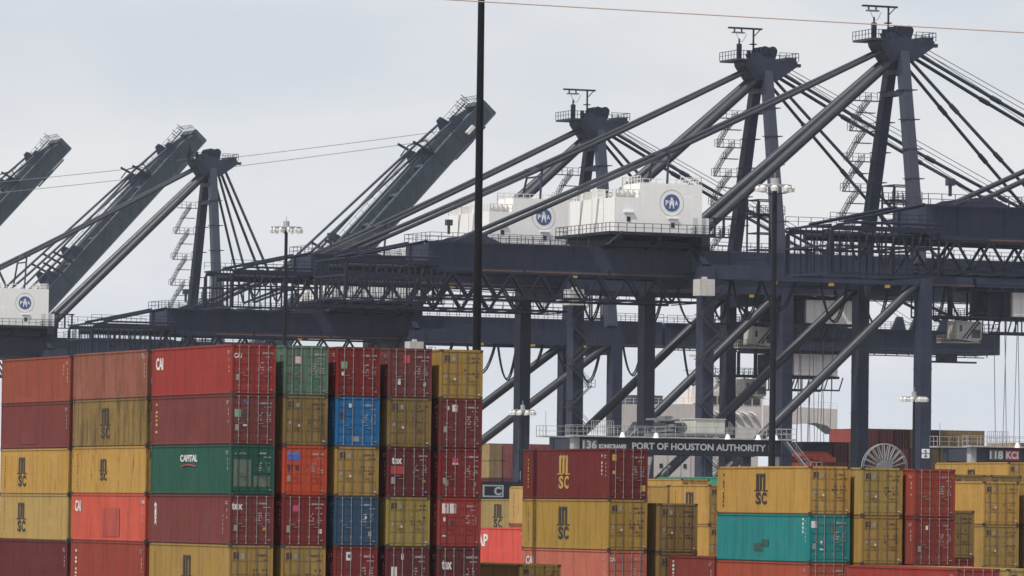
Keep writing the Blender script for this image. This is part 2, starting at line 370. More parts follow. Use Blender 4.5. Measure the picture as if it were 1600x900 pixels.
column(98.99, 263.87, 13.52, [
    row('l11', 'bright red container with white CAI lettering, top of the stack corner nearest the camera', RED, d=[('side', 'CAI', 11.6, 10.5, .55, .8, DECW), ('door', 'CAI', .13, .55, .72, .82, DECW)], fade=.15),
    row('l12', 'maroon container with yellow vertical marks, directly under the bright red CAI container', MARF, d=[(V, 11.4, .2, .86, .32, DECY), ('patch', .2, .55, .55, .70, DECGR), ('patch', .72, .98, .48, .7, DECD), ('patch', .68, .88, .36, .40, DECW), ('patch', .72, .84, .84, .89, DECBL)]),
    row('l13', 'dark green container with white CAPITAL lettering on its long side', GRN, 'plain', d=[('side', 'CAPITAL', 7.6, 5.0, .66, .80, DECW), ('arc', 7.5, 5.2, .56, DECR), ('door', 'CAPITAL', .25, .95, .80, .84, DECG), ('patch', .2, 1.15, .16, .70, mat('repaint', (.10, .12, .09), .6)), ('patch', 1.3, 2.2, .16, .38, mat('repaint', (.10, .12, .09), .6))]),
    row('l14', 'maroon container with white tex lettering, directly under the dark green one', MARF, d=[('door', 'tex', .12, .72, .70, .84, DECW), ('vtext', 'tex', 11.2, .34, .36, .84, DECW), ('patch', 1.85, 2.05, .29, .35, DECY), (V, 1.0, .2, .6, .12, DECG)]),
    row('l15', 'tan container with black m and sc lettering at the foot of the corner column', TAN, 'tan', d=[msc(yc=6.3)]),
])
column(101.92, 263.87, 13.52, [
    row('l21', 'pale green weathered container, top of the second column of door ends', PGR, d=[('patch', .6, .9, .64, .78, mat('pink_label', (.6, .42, .42), .6)), ('patch', .5, .8, .17, .30, mat('repaint', (.03, .12, .09), .6)), ('patch', 1.4, 1.8, .17, .32, mat('repaint', (.03, .12, .09), .6))], dirt=.5),
    row('l22', 'tan container door end directly under the pale green container', OLIVE, 'tan', dirt=.5),
    row('l23', 'orange container door end with a blue and white panel', ORA, 'plain', d=[('patch', .22, .98, .70, .88, DECBL), ('patch', .28, .9, .82, .86, DECW), ('patch', .24, .52, .48, .62, DECD), ('patch', .68, .88, .50, .60, DECD)]),
    row('l24', 'dark red container with a small pink label, directly under the orange one', DRD, d=[('patch', .58, .94, .68, .80, mat('pink_red', (.42, .05, .12), .6)), ('patch', .25, .45, .26, .40, DECG), ('patch', 2.0, 2.2, .24, .33, DECW)]),
    row('l25', 'tan container door end under the dark red one, foot of the second column', TAN, 'tan'),
])
column(104.84, 263.87, 13.52, [
    row('l31', 'dark red container top of the third column, between pale green and faded maroon ones', DRD, d=[('patch', .25, .58, .56, .70, DECGR), ('patch', .28, .42, .42, .49, DECW)]),
    row('l32', 'bright blue container, the only light blue one in the stack', BLU, d=[('patch', .72, .86, .78, .86, DECW), ('patch', .15, .42, .55, .68, DECD), ('patch', .9, 1.3, .10, .20, DECG)], fade=.1),
    row('l33', 'tan container between the bright blue and the dull navy containers', TAN, 'tan'),
    row('l34', 'dull navy blue container, fourth down in the third column of doors', NVY, d=[('patch', 1.9, 2.1, .2, .3, DECG), ('patch', 1.7, 1.8, .55, .6, DECW)]),
    row('l35', 'brown red container with a white square label under the navy blue one', DRD, d=[('patch', .68, .98, .76, .90, DECW), ('patch', .76, .92, .80, .86, DECBL)]),
])
column(107.77, 263.87, 13.52, [
    row('l41', 'faded maroon container with a red TAL label at the top beside the tan corner container', (0.144, 0.036, 0.034), d=[('patch', .86, 1.2, .70, .86, mat('pink_red', (.42, .05, .07), .6)), ('door', 'TAL', .9, 1.16, .77, .83, DECW), ('patch', .52, .68, .26, .38, DECW), ('patch', 1.98, 2.12, .24, .32, DECW)], fade=.5),
    row('l42', 'olive tan container door end directly under the faded maroon container', OLIVE, 'tan', dirt=.45),
    row('l43', 'maroon container with partly worn tex lettering, between two tan containers', MAR, d=[('door', 'tex', .25, .82, .66, .80, DECW), ('patch', .2, .9, .46, .62, mat('repaint', (.35, .03, .03), .5)), ('patch', 1.98, 2.16, .30, .34, DECY), ('patch', .22, .42, .26, .38, DECG)]),
    row('l44', 'tan container door end fourth down, left of the bright red doors', (0.296, 0.216, 0.056), 'tan'),
    row('l45', 'dark maroon container with a square white label at the foot of the fourth column', MAR, d=[('patch', .3, .62, .50, .66, DECW), ('patch', .86, 1.0, .78, .88, DECW)]),
])
column(110.69, 263.87, 13.52, [
    row('l51', 'tan container on the top right corner of the tall stack, beside the dark mast', TAN, 'tan'),
    row('l52', 'brown maroon container with round and square white labels on the right edge of the stack', (0.136, 0.028, 0.024), d=[('patch', .42, .55, .77, .85, DECW), ('patch', .72, 1.02, .74, .88, DECW), ('patch', .25, .42, .32, .44, DECG)]),
    row('l53', 'brown red container with a small red label, middle of the right edge column', DRD, d=[('patch', .78, 1.1, .70, .80, mat('pink_red', (.42, .05, .12), .6)), ('patch', .78, 1.1, .67, .70, DECW), ('patch', .35, .55, .24, .36, DECG), ('patch', 2.0, 2.14, .24, .32, DECG)]),
    row('l54', 'red container with two square white labels on its door, right edge of the stack', (0.264, 0.036, 0.028), 'plain', d=[('patch', .22, .58, .68, .88, DECW), ('patch', .66, 1.02, .68, .88, DECW), ('patch', .30, .44, .52, .60, DECW), ('patch', .7, .9, .44, .54, DECD), ('patch', .25, .48, .21, .24, DECW)]),
    row('l55', 'maroon container with white tex lettering at the foot of the right edge column', MAR, d=[('door', 'tex', .25, .82, .62, .78, DECW)]),
])
column(98.97, 276.81, 13.52, [
    row('b21', 'faded pinkish brown container with rust streaks, top of the second long bay', PNK, d=[('side', 'TEX', 1.0, .55, .84, .92, DECG)], rust=1.0, dirt=.6, fade=.4),
    row('b22', 'olive container with black m and sc lettering and a sooty right end', OLIVE, 'tan', d=[msc(yc=6.7)], dirt=.8),
    row('b23', 'rust stained yellow container with small black lettering worn away at its foot', YELL, 'tan', d=[msc(yc=6.9, w=1.1, z0=.28, z1=.74)], rust=.8),
    row('b24', 'bright orange red container with white lettering at its left end, fourth down', SAL, d=[('side', 'CAI', 11.6, 10.6, .62, .86, DECW), ('spatch', 4.2, 7.0, .1, .7, mat('repaint', (.36, .05, .03), .6, 0, .4, .3, .2)), ('side', 'CAI', .45, .1, .8, .86, DECW)]),
    row('b25', 'brown red container with white vertical marks at the foot of the second bay', RB, d=[(V, 11.3, .3, .84, .3, DECW)]),
])
column(98.97, 289.65, 13.47, [
    row('b31', 'orange brown container cut by the left edge of the photo, topmost there', OB, d=[(V, 1.1, .5, .8, .12, DECY)]),
    row('b32', 'faded maroon container cut by the left edge, second from the top', MARF, d=[('spatch', 6.0, 8.4, .1, .38, mat('repaint', (.15, .028, .024), .6, 0, .4, .3, .2))]),
    row('b33', 'golden tan container with black m and sc lettering at the left edge, upper of two', YELL, 'tan', d=[msc(yc=8.2)]),
    row('b34', 'golden tan container with black m and sc lettering at the left edge, lower of two', (0.400, 0.264, 0.088), 'tan', d=[msc(yc=8.2)]),
    row('b35', 'dark maroon container at the bottom left corner of the photo', MAR),
])
G2 = 'containers in the low middle stack'
column(128.42, 281.20, 8.70, [
    row('m11', 'maroon container with gold m and sc lettering on top of the middle stack', (0.136, 0.019, 0.018), d=[msc(DECT, 6.3, 1.4, .2, .88), ('patch', .22, .5, .76, .88, DECY), ('patch', .25, .45, .50, .56, DECY), ('patch', 2.0, 2.3, .16, .28, DECY), (V, 11.4, .2, .8, .14, DECT), (V, 1.0, .45, .88, .14, DECW)], h=2.9, group=G2),
    row('m12', 'olive tan container with black m and sc lettering in the middle of the middle stack', (.375, .228, .045), 'tan', d=[msc(DECB, 6.3, 1.4, .2, .86)], h=2.9, group=G2),
    row('m13', 'faded salmon container with white CAI lettering at the foot of the middle stack', (0.496, 0.136, 0.096), d=[('side', 'CAI', 11.6, 10.5, .66, .85, DECW), ('door', 'CAI', .12, .5, .78, .86, DECW), ('patch', .6, .78, .76, .88, DECR)], h=2.9, group=G2),
])
column(131.54, 281.08, 5.62, [
    row('m21', 'olive tan container doors right of the middle stack, lower by one container', OLIVE, 'tan', h=2.8, group=G2),
    row('m22', 'shaded tan container at ground level right of the middle stack', OLIVE, 'tan', group=G2),
])
column(132.10, 274.9, 2.65, [row('rb', 'brown red container with white vertical marks between middle and right stacks', (0.192, 0.036, 0.028), d=[(V, 5.4, .1, .9, .26, DECW)], group='containers standing low in front')], L=6.06)
G3 = 'containers in the right stack'
RR = TH-R(1.7)
column(131.69, 262.35, 7.69, [
    row('r11', 'golden yellow container with black m and sc lettering on top of the right stack', YELL, 'tan', d=[msc(DECB, 6.3, 1.4, .2, .86), (V, 11.4, .2, .85, .14, DECD)], group=G3),
    row('r12', 'bright teal container with darker square patches, the only teal one in front', TEAL, d=[('spatch', 5.3, 6.2, .32, .46, mat('repaint', (.03, .075, .065), .6)), ('spatch', 6.0, 7.2, .22, .38, mat('repaint', (.03, .075, .065), .6)), ('patch', .15, .5, .72, .86, DECW), ('patch', .7, .82, .4, .45, DECW), ('patch', .68, .88, .26, .29, DECW), (V, .8, .62, .92, .2, DECW)], group=G3),
    row('r13', 'orange red container at ground level under the bright teal one', (0.336, 0.068, 0.036), group=G3),
], rot=RR)
column(134.40, 261.45, 7.65, [
    row('r21', 'tan container doors right of the golden yellow container, top row', (0.344, 0.232, 0.072), 'tan', group=G3),
    row('r22', 'tan container doors right of the teal container, middle row', TAN, 'tan', group=G3),
    row('r23', 'tan container at ground level right of the orange red one', (0.336, 0.224, 0.068), 'tan', group=G3),
], rot=RR)
column(137.0, 260.3, 7.62, [
    row('r31', 'brick red container top of the third column, its narrow side strip in sun', RB, group=G3),
    row('r32', 'brick red container with a round white label, under the other brick red one', (0.200, 0.034, 0.024), d=[('patch', .70, .84, .74, .82, DECW)], group=G3),
    row('r33', 'brick red container with a blue and white label at ground level', (0.240, 0.040, 0.032), d=[('patch', .15, .6, .66, .8, DECG)], group=G3),
], rot=RR)
column(141.85, 267.0, 5.41, [
    row('r41', 'olive tan container doors right of the brick red column, half hidden', OLIVE, 'tan', group=G3, h=2.65),
    row('r42', 'dark red container under the half hidden olive tan doors', DRD, group=G3),
])
G4 = 'containers at the far right of the yard'
column(156.48, 288.45, 7.21, [
    row('y11', 'sunlit yellow container right of the brick red column, top row', YELL, 'tan', group=G4),
    row('y12', 'tan container doors directly under the sunlit yellow container', TAN, 'tan', group=G4),
    row('y13', 'tan container at ground level under the yellow container', TAN, 'tan', group=G4),
])
column(159.38, 288.45, 7.21, [
    row('y21', 'tan container cut by the right edge of the photo, top row', TAN, 'tan', group=G4),
    row('y22', 'tan container cut by the right edge of the photo, middle row', OLIVE, 'tan', group=G4),
    row('y23', 'tan container cut by the right edge of the photo, at ground level', TAN, 'tan', group=G4),
])
column(175.01, 326.89, 7.95, [row('f%d' % k, 'tan container behind the sunlit yellow one, %s row' % w_, OLIVE, 'tan', h=2.7, group=G4) for k, w_ in enumerate(('top', 'middle', 'ground'))])
column(177.86, 326.89, 7.95, [row('f2%d' % k, 'brownish tan container behind the yellow one at the right edge, %s row' % w_, OLIVE, 'tan', h=2.7, group=G4) for k, w_ in enumerate(('top', 'middle', 'ground'))])
column(205.19, 374.22, 9.40, [row('g%d' % k, 'yellow container under the distant gantry with the number 118, %s of its stack' % w_, YELL, 'tan', d=[msc()] if k == 0 else (), h=2.9, group=G4) for k, w_ in enumerate(('top', 'second', 'third', 'foot'))])
column(130.10, 242.55, 2.46, [row('n1', 'bright red container standing low at the bottom edge of the photo', RED, group='containers standing low in front')])
column(133.00, 242.55, 2.46, [row('n2', 'tan container standing low at the bottom right corner of the photo', (0.360, 0.248, 0.080), 'tan', group='containers standing low in front')])
G5 = 'containers between the tall stack and the middle stack'
column(158.52, 352.38, 6.88, [
    row('q1', 'bright yellow container side left of the gold lettered maroon container', (0.480, 0.296, 0.104), 'tan', group=G5, h=2.75),
    row('q2', 'faded brown container with white vertical lettering under the bright yellow one', (0.320, 0.096, 0.060), d=[(V, 11.0, .15, .85, .45, DECW, .3)], group=G5, h=2.6),
    row('q3', 'brown container hidden low beneath the vertical lettering', RB, group=G5),
])
column(161.3, 368.0, 5.96, [
    row('t1', 'olive tan container with black m and sc lettering right beside the tall stack', (0.320, 0.224, 0.088), 'tan', d=[msc(yc=5.1, w=1.5, z0=.26, z1=.88)], group=G5, h=2.9),
    row('t0', 'tan container hidden beneath the olive tan one beside the tall stack', TAN, 'tan', group=G5),
])
column(152.33, 347.55, 3.90, [
    row('t2', 'bright coral container with white CAP lettering beside the tall stack', (0.576, 0.080, 0.060), d=[('side', 'CAP', 9.6, 6.5, .48, .82, DECW)], group=G5, h=2.6),
    row('t3', 'low container base hidden beneath the coral container', RED, group=G5),
])
column(117.43, 268.55, 2.20, [row('u1', 'tan container low at the bottom edge between tall and middle stacks', YELL, 'tan', group='containers standing low in front')])
G6 = 'containers between the middle stack and the right stack'
column(153.14, 319.61, 6.96, [
    row('v1', 'short sunlit yellow container with small black m behind the olive doors', YELL, 'tan', d=[msc(yc=2.9)], group=G6, h=2.62),
    row('v11', 'short yellow container beneath the other short yellow one', YELL, 'tan', group=G6),
    row('v12', 'short tan container hidden at the foot of the short yellow ones', TAN, 'tan', group=G6),
], L=6.06)
column(153.86, 327.51, 6.92, [row('v2', 'tan container end left of the short yellow container', TAN, 'tan', group=G6), row('v21', 'tan container beneath the one left of the short yellow container', TAN, 'tan', group=G6), row('v22', 'tan container at the foot left of the short yellow containers', TAN, 'tan', group=G6)])
column(161.60, 351.04, 6.92, [row('v3', 'small looking teal container end right of the gold lettered maroon container', TEAL, group=G6), row('v31', 'teal container beneath the far teal container end', TEAL, group=G6), row('v32', 'teal container at the foot of the far teal ones', TEAL, group=G6)])
column(181.79, 384.39, 7.77, [row('x1', 'yellow container roof edge seen just under the gantry lettering', YELL, 'tan', group=G6), row('x11', 'yellow container below the one under the gantry lettering', YELL, 'tan', group=G6), row('x12', 'yellow container at the foot below the gantry lettering', YELL, 'tan', group=G6)])
column(189.32, 393.00, 8.03, [row('x2', 'sea green container edge seen just under the gantry lettering', (0.032, 0.288, 0.208), group=G6), row('x21', 'sea green container below the one under the gantry lettering', (0.032, 0.288, 0.208), group=G6), row('x22', 'sea green container at the foot below the gantry', (0.032, 0.288, 0.208), group=G6)])
# ------------------------------------------------------------------ ship-to-shore cranes
A0 = 361.9; G = 34.3; HW = 9.7
QG = 'quayside cranes in a row'
def crane(b, dz, da, label, boom='down', tu=15., zl=17.5, jibon=True, flood=False, reel=False, plate=None, tower=True, seed=1, spreader=False, group=QG, detail=True):
    """local x runs towards the water, y along the quay away from the camera; origin between the waterside legs"""
    rnd = random.Random(seed)
    t = thing('quayside_crane', A0, b, 0, label, 'crane', group)
    zg0, zg1 = 38.6+dz, 42.2+dz; za = 73.0+da
    # ---- legs, sills, bogies
    for x in (0, -G):
        for s in (-1, 1):
            m = MB().box(x-.85, x+.85, s*HW-1.15, s*HW+1.15, 3.2, zg0+1.0)
            for z in range(8, int(zg0), 6): m.box(x-.9, x+.9, s*HW-1.2, s*HW+1.2, z, z+.12)
            lg = part('leg', m, STEEL, t)
            k = MB()
            for i in range(4):
                c = s*HW+(i-1.5)*1.9; k.box(x-.35, x+.35, c-.8, c+.8, .75, 1.9)
            k.box(x-.5, x+.5, s*HW-3.8, s*HW+3.8, 1.9, 3.3); part('bogie', k, STEELD, t)
            wv = MB()
            for i in range(8):
                c = s*HW+(i-3.5)*.95; wv.tube((x-.15, c, .42), (x+.15, c, .42), .4, 10)
            part('rail_wheels', wv, GALVD, t)
        part('portal_beam', MB().box(x-.9, x+.9, -HW-3, HW+3, 3.3, 5.6).box(x-.75, x+.75, -HW+1.1, HW-1.1, zg0-2.0, zg0+.2), STEEL, t)
    for s in (-1, 1):
        y = s*HW
        part('side_beam', MB().box(-G+.8, -.8, y-.7, y+.7, 5.2, 7.2), STEEL, t); part('side_beam', MB().box(-G+.8, -.8, y-.7, y+.7, zg0-.7, zg0+1.3), STEEL, t)
        part('diagonal_brace', MB().tube((-.8, y, zg0-.2), (-G+.6, y, 8.4), .68, 14), TUBEM, t)
    # ---- main girders and tail
    m = MB()
    for s in (-1, 1):
        y = s*3.5; m.prism([(-74, zg0+.3), (-73.2, zg0-.1), (11, zg0-.1), (11, zg1), (-74, zg1)], 'y', y-.6, y+.6)
        for i in range(14): m.box(-70+i*6, -69.85+i*6, y-.68, y+.68, zg0+.2, zg1-.15)
        m.box(-73.6, 11, y-.9, y+.9, zg0-.35, zg0-.1)
    for u in (-73.3, -60, -48, -31, -18, -2): m.box(u-.35, u+.35, -2.9, 2.9, zg0+.6, zg1-.4)
    part('main_girder', m, STEEL, t)
    part('trolley_rail', MB().box(-66, 11, -4.55, -4.41, zg0-.32, zg0-.16), mat('rusty_rail', (.16, .075, .045), .6, .5, .3), t)
    m = MB()
    for s in (-1, 1):
        y = s*4.6; m.rail((-74, y, zg1), (-50, y, zg1), 1.2, 1.7, .07); m.box(-74, -50, y-.5, y+.3, zg1-.1, zg1-.02)
        m.rail((-30, y, zg1), (11, y, zg1), 1.2, 1.7, .07)
    m.rail((-74, -4.6, zg1), (-74, 4.6, zg1), 1.2, 1.5, .07)
    m.box(-71.2, -70.9, -4.4, -4.1, zg1+1.0, zg1+2.6); m.box(-71.5, -70.6, -4.6, -3.9, zg1+2.2, zg1+3.)
    part('girder_railing', m, STEELL, t)
    # lattice walkway hung under the tail girder
    m = MB()
    for y in (-5.3, 5.3):
        zt, zb = zg0-.5, zg0-3.9; n = 9; p = 40/n
        m.beam((-73, y, zt), (-33, y, zt), .28); m.beam((-73, y, zb), (-33, y, zb), .34)
        for i in range(n):
            u = -73+i*p; m.beam((u, y, zb), (u+p/2, y, zt), .26); m.beam((u+p/2, y, zt), (u+p, y, zb), .26)
        m.rail((-73, y*1.08, zb), (-33, y*1.08, zb), 1.15, 1.6, .07)
        for u in (-73, -60, -47, -34): m.beam((u, y, zt), (u, y, zg0+.4), .3)
    for i in range(16): m.beam((-73+i*2.7, -5.3, zb), (-73+i*2.7, 5.3, zb), .14)
    part('lattice_walkway', m, STEELD, t)
    # tail cage
    m = MB(); z0, z1 = zg0-4.6, zg0+1.2
    for y in (-5.6, 5.6):
        m.path([(-73, y, z1), (-84, y, z1), (-86, y, z1-.4), (-86.8, y, z1-1.2), (-86.9, y, z0)], .16)
        m.beam((-73, y, z1-.7), (-86.4, y, z1-.7), .5, .55)
        for z in (z0, zg0-1.5): m.beam((-73, y, z), (-86.9, y, z), .24)
        for i in range(17):
            u = -86.6+i*.84; m.beam((u, y, z0), (u, y, z1-.6), .2 if i % 4 == 0 else .1)
        m.rail((-86.9, y, z1), (-74, y, z1), 1.0, 1.5, .06)
    for u in (-86.8, -82, -77, -73.4):
        for z in (z0, zg0-1.5, z1-.4): m.beam((u, -5.6, z), (u, 5.6, z), .24)
    for i in range(8): m.beam((-86.8, -5+i*1.4, z0), (-86.8, -5+i*1.4, z1-.5), .12)
    m.tube((-73.9, -3.5, zg1), (-84.5, -4.4, z1+.1), .2, 8); m.tube((-73.9, 3.5, zg1), (-84.5, 4.4, z1+.1), .2, 8)
    for y in (-2.6, 2.6): m.tube((-86, y, z1-1.4), (-50, y, z1-1.4), .42, 8)
    part('tail_cage', m, STEELD, t)
    # festoon loops
    def loop(u0, u1, y, drop, zt=zg0-.4):
        pts = [(u0+(u1-u0)*i/10, y, zt-drop*(1-(2*i/10-1)**2)) for i in range(11)]; part('festoon_loop', MB().path(pts, .14, 5), RUBBER, t); part('festoon_loop', MB().path([(a, b_+.45, c+.25) for a, b_, c in pts], .11, 5), RUBBER, t)
    us = -30
    for i in range(13):
        wd = rnd.choice((3.4, 4.4, 5.2)); 
        if rnd.random() < .72: loop(us, us+wd, -2.2, rnd.uniform(3.6, 6.2))
        us += wd+rnd.choice((.2, .3, 2.2))
        if us > 16: break
    for k in range(4): part('festoon_loop', MB().path([(-84+k*3.4+j*.3, -4.5, zg0-.2-3.4*math.sin(math.pi*j/8)*(1 if k % 2 else .8)) for j in range(9)], .13, 5), RUBBER, t)
    # ---- machinery house
    h0, h1, h2 = 44.2+dz, 49.0+dz, 51.1+dz
    hs = part('machinery_house', MB().box(-47.5, -34.2, -8, 8, h0, h1).box(-43.8, -34.2, -8, -1.8, h1+.002, h2).box(-34.2, -32.9, -7.6, -5, h0, h0+2.3), WHITE, t)
    m = MB()
    for k in range(5): m.box(-47.56, -47.502, -7.9+k*3.9-.03, -7.9+k*3.9+.03, h0, h1)
    for k in range(1): m.box(-43.86, -43.802, -4.95, -4.9, h1, h2)
    part('panel_seam', m, mat('seam_grey', (.45, .45, .45), .5), hs)
    m = MB(); m.rail((-47.4, -7.9, h1), (-43.9, -7.9, h1), 1.1, 1.2, .09); m.rail((-47.4, -7.9, h1), (-47.4, 7.9, h1), 1.1, 1.2, .09); m.rail((-47.4, 7.9, h1), (-34.3, 7.9, h1), 1.1, 1.2, .09)
    m.rail((-43.7, -7.9, h2), (-43.7, -1.9, h2), 1., 1., .09); m.rail((-37.5, -7.9, h2), (-34.3, -7.9, h2), 1., .8, .09); m.rail((-43.7, -1.9, h2), (-34.3, -1.9, h2), 1., 1., .09); m.rail((-34.3, -7.9, h2), (-34.3, -1.9, h2), 1., .8, .09)
    for k in range(12): m.box(-47.2+k*.25, -47.0+k*.25, -7.6, -7.3, h1, h1+.5+(k*5 % 3)*.3)
    for (u, y, hh) in ((-45.5, 2, 1.6), (-44.5, -3, 1.2), (-41, 5, 1.7), (-46, 5.5, 1.3)): m.box(u-.6, u+.6, y-.8, y+.8, h1, h1+hh)
    part('roof_fittings', m, mat('roof_fitting_white', (.66, .64, .60), .5, 0, .2), hs)
    ex = -38.9
    for nm, fn, mm in (('emblem', lambda q: disc(q, 0, 0, 1.22, 0, .03, 36), BLUE), ('emblem_ring', lambda q: disc(q, 0, 0, 1.86, 0, .02, 40, 1.80), RINGM)):
        q = MB(); fn(q); sheet_obj(nm, q, mm, hs, (ex, -8.01, h0+4.25), (1, 0, 0), (0, 0, 1))
    q = MB(); put_text(q, 'P', -.95, -.50, -.36, .34, .03); put_text(q, 'H', -.34, .34, -.42, .36, .01); put_text(q, 'A', .46, .98, -.36, .34, .03); q.v = [(x, y, z+.045) for x, y, z in q.v]
    q.prism([(.30*math.sin(i*math.pi/5)*(1 if i % 2 == 0 else .4), .52+.36*math.cos(i*math.pi/5)*(1 if i % 2 == 0 else .4)) for i in range(10)], 'z', .04, .055)
    q.prism([(-.1, .3), (.1, .3), (.42, -.8), (.28, -.8), (0, -.05), (-.28, -.8), (-.42, -.8)], 'z', .052, .057)
    sheet_obj('emblem_lettering', q, WHITE, hs, (ex, -8.01, h0+4.25), (1, 0, 0), (0, 0, 1))
    for u, z in ((-45.5, 1.9), (-38.7, 1.25)):
        q = MB().box(u-.75, u+.75, -8.28, -8.005, h0+z+.75, h0+z+.95); part('vent_hood', q, WHITE, hs)
        part('vent', MB().box(u-.27, u+.27, -8.06, -8.005, h0+z-.45, h0+z+.2), STEELD, hs)
    part('door', MB().box(-35.6, -34.9, -8.05, -8.005, h0+.05, h0+2.3), mat('door_grey', (.55, .55, .55), .5), hs)
    m = MB().box(-49, -33, -9.3, 9.3, h0-.45, h0-.03)
    for u in (-47, -41, -35):
        m.box(u-.3, u+.3, -8.8, 8.8, h0-1.1, h0-.45)
        for y in (-8.4, 8.4): m.beam((u, y, h0-1.1), (u, y*.5, zg1-.2), .3)
    m.box(-48, -34, -6.5, 6.5, h0-1.9, h0-1.15)
    part('house_platform', m, STEELD, t)
    m = MB(); m.rail((-48.9, -9.2, h0), (-33.1, -9.2, h0), 1.15, 1.3, .08); m.rail((-48.9, -9.2, h0), (-48.9, 9.2, h0), 1.15, 1.3, .08); m.rail((-48.9, 9.2, h0), (-33.1, 9.2, h0), 1.15, 1.6, .08)
    m.beam((-49.5, -9.8, zg1), (-47, -9.4, h0), .12); m.beam((-49.5, -9.3, zg1), (-47, -9.0, h0), .12)
    part('platform_railing', m, STEELL, t)
    # ---- landside tower head
    m = MB()
    for s in (-1, 1):
        m.box(-G-.9, -G+3.2, s*3.5-.8, s*3.5+.8, zg1+.01, zg1+2.6); m.beam((-G, s*9.4, zg0+1), (-G, s*3.9, zg1+2.2), 1.0)
    m.box(-G-.6, -G+.6, -9.7, 9.7, zg1+.4, zg1+1.6)
    m.rail((-G-1.5, -9.5, zg1+1.7), (-G+4.8, -9.5, zg1+1.7), 1.1, 1.2, .08); m.rail((-G-1.5, -9.5, zg1+1.7), (-G-1.5, 9.5, zg1+1.7), 1.1, 1.5, .08)
    m.box(-G-1.5, -G+4.8, -9.6, -8.2, zg1+1.55, zg1+1.7)
    for u in (-G+1.6, -G+3.0, -G+4.4): m.box(u-.13, u+.13, -9.2, -8.9, zg1+1.7, zg1+4.2)
    m.box(-G+1.2, -G+4.8, -9.3, -8.8, zg1+4.1, zg1+4.35)
    part('landside_frame', m, STEELD, t)
    # ---- mast legs, back tubes, stays
    top = [(.4, -1.7, za-1), (.4, 1.7, za-1)]
    for s in (-1, 1):
        base = Vector((-.2, s*8.6, zg1-1.2)); tp = Vector((.5, s*1.6, za-.6))
        m = MB().beam(base, tp, 1.55, 1.9, .86)
        for k in range(6):
            c = base.lerp(tp, .12+.14*k); m.box(c.x-1.0, c.x+1.5, c.y-1., c.y+1., c.z, c.z+.12)
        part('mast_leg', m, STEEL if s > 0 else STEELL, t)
        part('back_tube', MB().tube((.2, s*1.05, za-.8), (-31.5, s*2.7, 44.9+dz), .66, 14), TUBEM, t)
        pts = [Vector((-1, s*1.2, za+.2)).lerp(Vector((-67, s*3.3, zg1+.5)), i/6)-Vector((0, 0, .5*math.sin(math.pi*i/6))) for i in range(7)]
        part('tail_stay', MB().path(pts, .31, 8), TUBEM, t)
        part('stay_bracket', MB().prism([(-70.5, zg1-.05), (-62.5, zg1-.05), (-65.5, zg1+1.2), (-68, zg1+.9)], 'y', s*3.3-.25, s*3.3+.25), STEEL, t)
    m = MB()
    for f in (.06, .16):
        z = za-2-(za-zg1)*f; hw = 1.6+7*(za-z)/(za-zg1); m.box(-.4, 1.0, -hw, hw, z, z+.7)
    part('mast_tie', m, STEEL, t)
    # frame on the house roof that steadies the tail stays
    m = MB()
    zs = za+.2-(37.5-1)/66*(za-zg1)+.1
    for s in (-1, 1): m.beam((-37.8, s*3.9, h1), (-36.8, s*2.4, zs+.2), .26)
    m.beam((-37, -2.7, zs-1.3), (-37, 2.7, zs-1.3), .24); m.box(-37.3, -36.3, -3.0, 3.0, zs-.25, zs+.05)
    part('stay_frame', m, STEEL, t)
    # ---- head of the mast
    m = MB().prism([(-1.6, za-1.9), (2.2, za-1.9), (5.4, za+.3), (5.6, za+1.2), (-3.4, za+1.2), (-3.2, za+.3)], 'y', -1.9, 1.9)
    m.prism([(-1.2, za+1.2), (1.9, za+1.2), (2.2, za+2.3), (-1.6, za+2.3)], 'y', -1.6, 1.6)
    m.box(5.5, 6.9, -.4, .4, za+.5, za+1.0); m.box(-5.2, -3, -3, 3, za+.9, za+1.2); m.box(3.6, 5.4, -1.8, 1.8, za+1.2, za+1.75)
    part('mast_head', m, STEEL, t)
    m = MB()
    for u in (.2, 1.5):
        for y in (-1.5, 0, 1.5): m.tube((u, y-.2, za+2.6), (u, y+.2, za+2.6), .75, 12)
    part('sheave', m, STEELD, t)
    m = MB(); m.rail((-5.2, -3, za+1.2), (-1.8, -3, za+1.2), 1.2, .9, .08); m.rail((-5.2, -3, za+1.2), (-5.2, 3, za+1.2), 1.2, .9, .08); m.rail((2.4, -2.2, za+1.2), (5.6, -2.2, za+1.2), 1.2, .9, .08); m.rail((2.4, 2.2, za+1.2), (5.6, 2.2, za+1.2), 1.2, .9, .08); m.rail((5.6, -2.2, za+1.2), (5.6, 2.2, za+1.2), 1.2, .9, .08)
    m.box(-4.9, -4.3, -2.8, -2.2, za+1.2, za+3.4); m.box(-4.7, -4.5, -2.6, -2.4, za+3.4, za+4.2); m.box(-3.3, -2.8, -2.8, -2.4, za+1.2, za+2.5)
    part('head_railing', m, STEELD, t)
    m = MB().beam((-1.0, 0, za+2.6), (-1.0, 0, za+5.9), .22).box(-5.2, .4, -.25, .25, za+5.9, za+6.15).box(-1.5, -.6, -.4, .4, za+3.6, za+3.75).beam((-1, 0, za+4.8), (.1, 0, za+5.9), .12)
    jib = part('service_jib', m, STEELD, t) if jibon else None
    m = MB().box(-4.5, -2.6, -.35, .35, za+5.25, za+5.45).beam((-4.2, 0, za+5.4), (-4.2, 0, za+5.9), .2).beam((-3, 0, za+5.4), (-3, 0, za+5.9), .2)
    m.path([(-3.9+j*.35, 0, za+5.25-1.3*math.sin(math.pi*j/5)) for j in range(6)], .04, 4)
    if jibon: part('hoist', m, GALVD, jib)
    # zigzag stairs beside the far mast leg
    m = MB(); n = 6; zb = zg1+1.2; st_ = (za-3-zb)/n
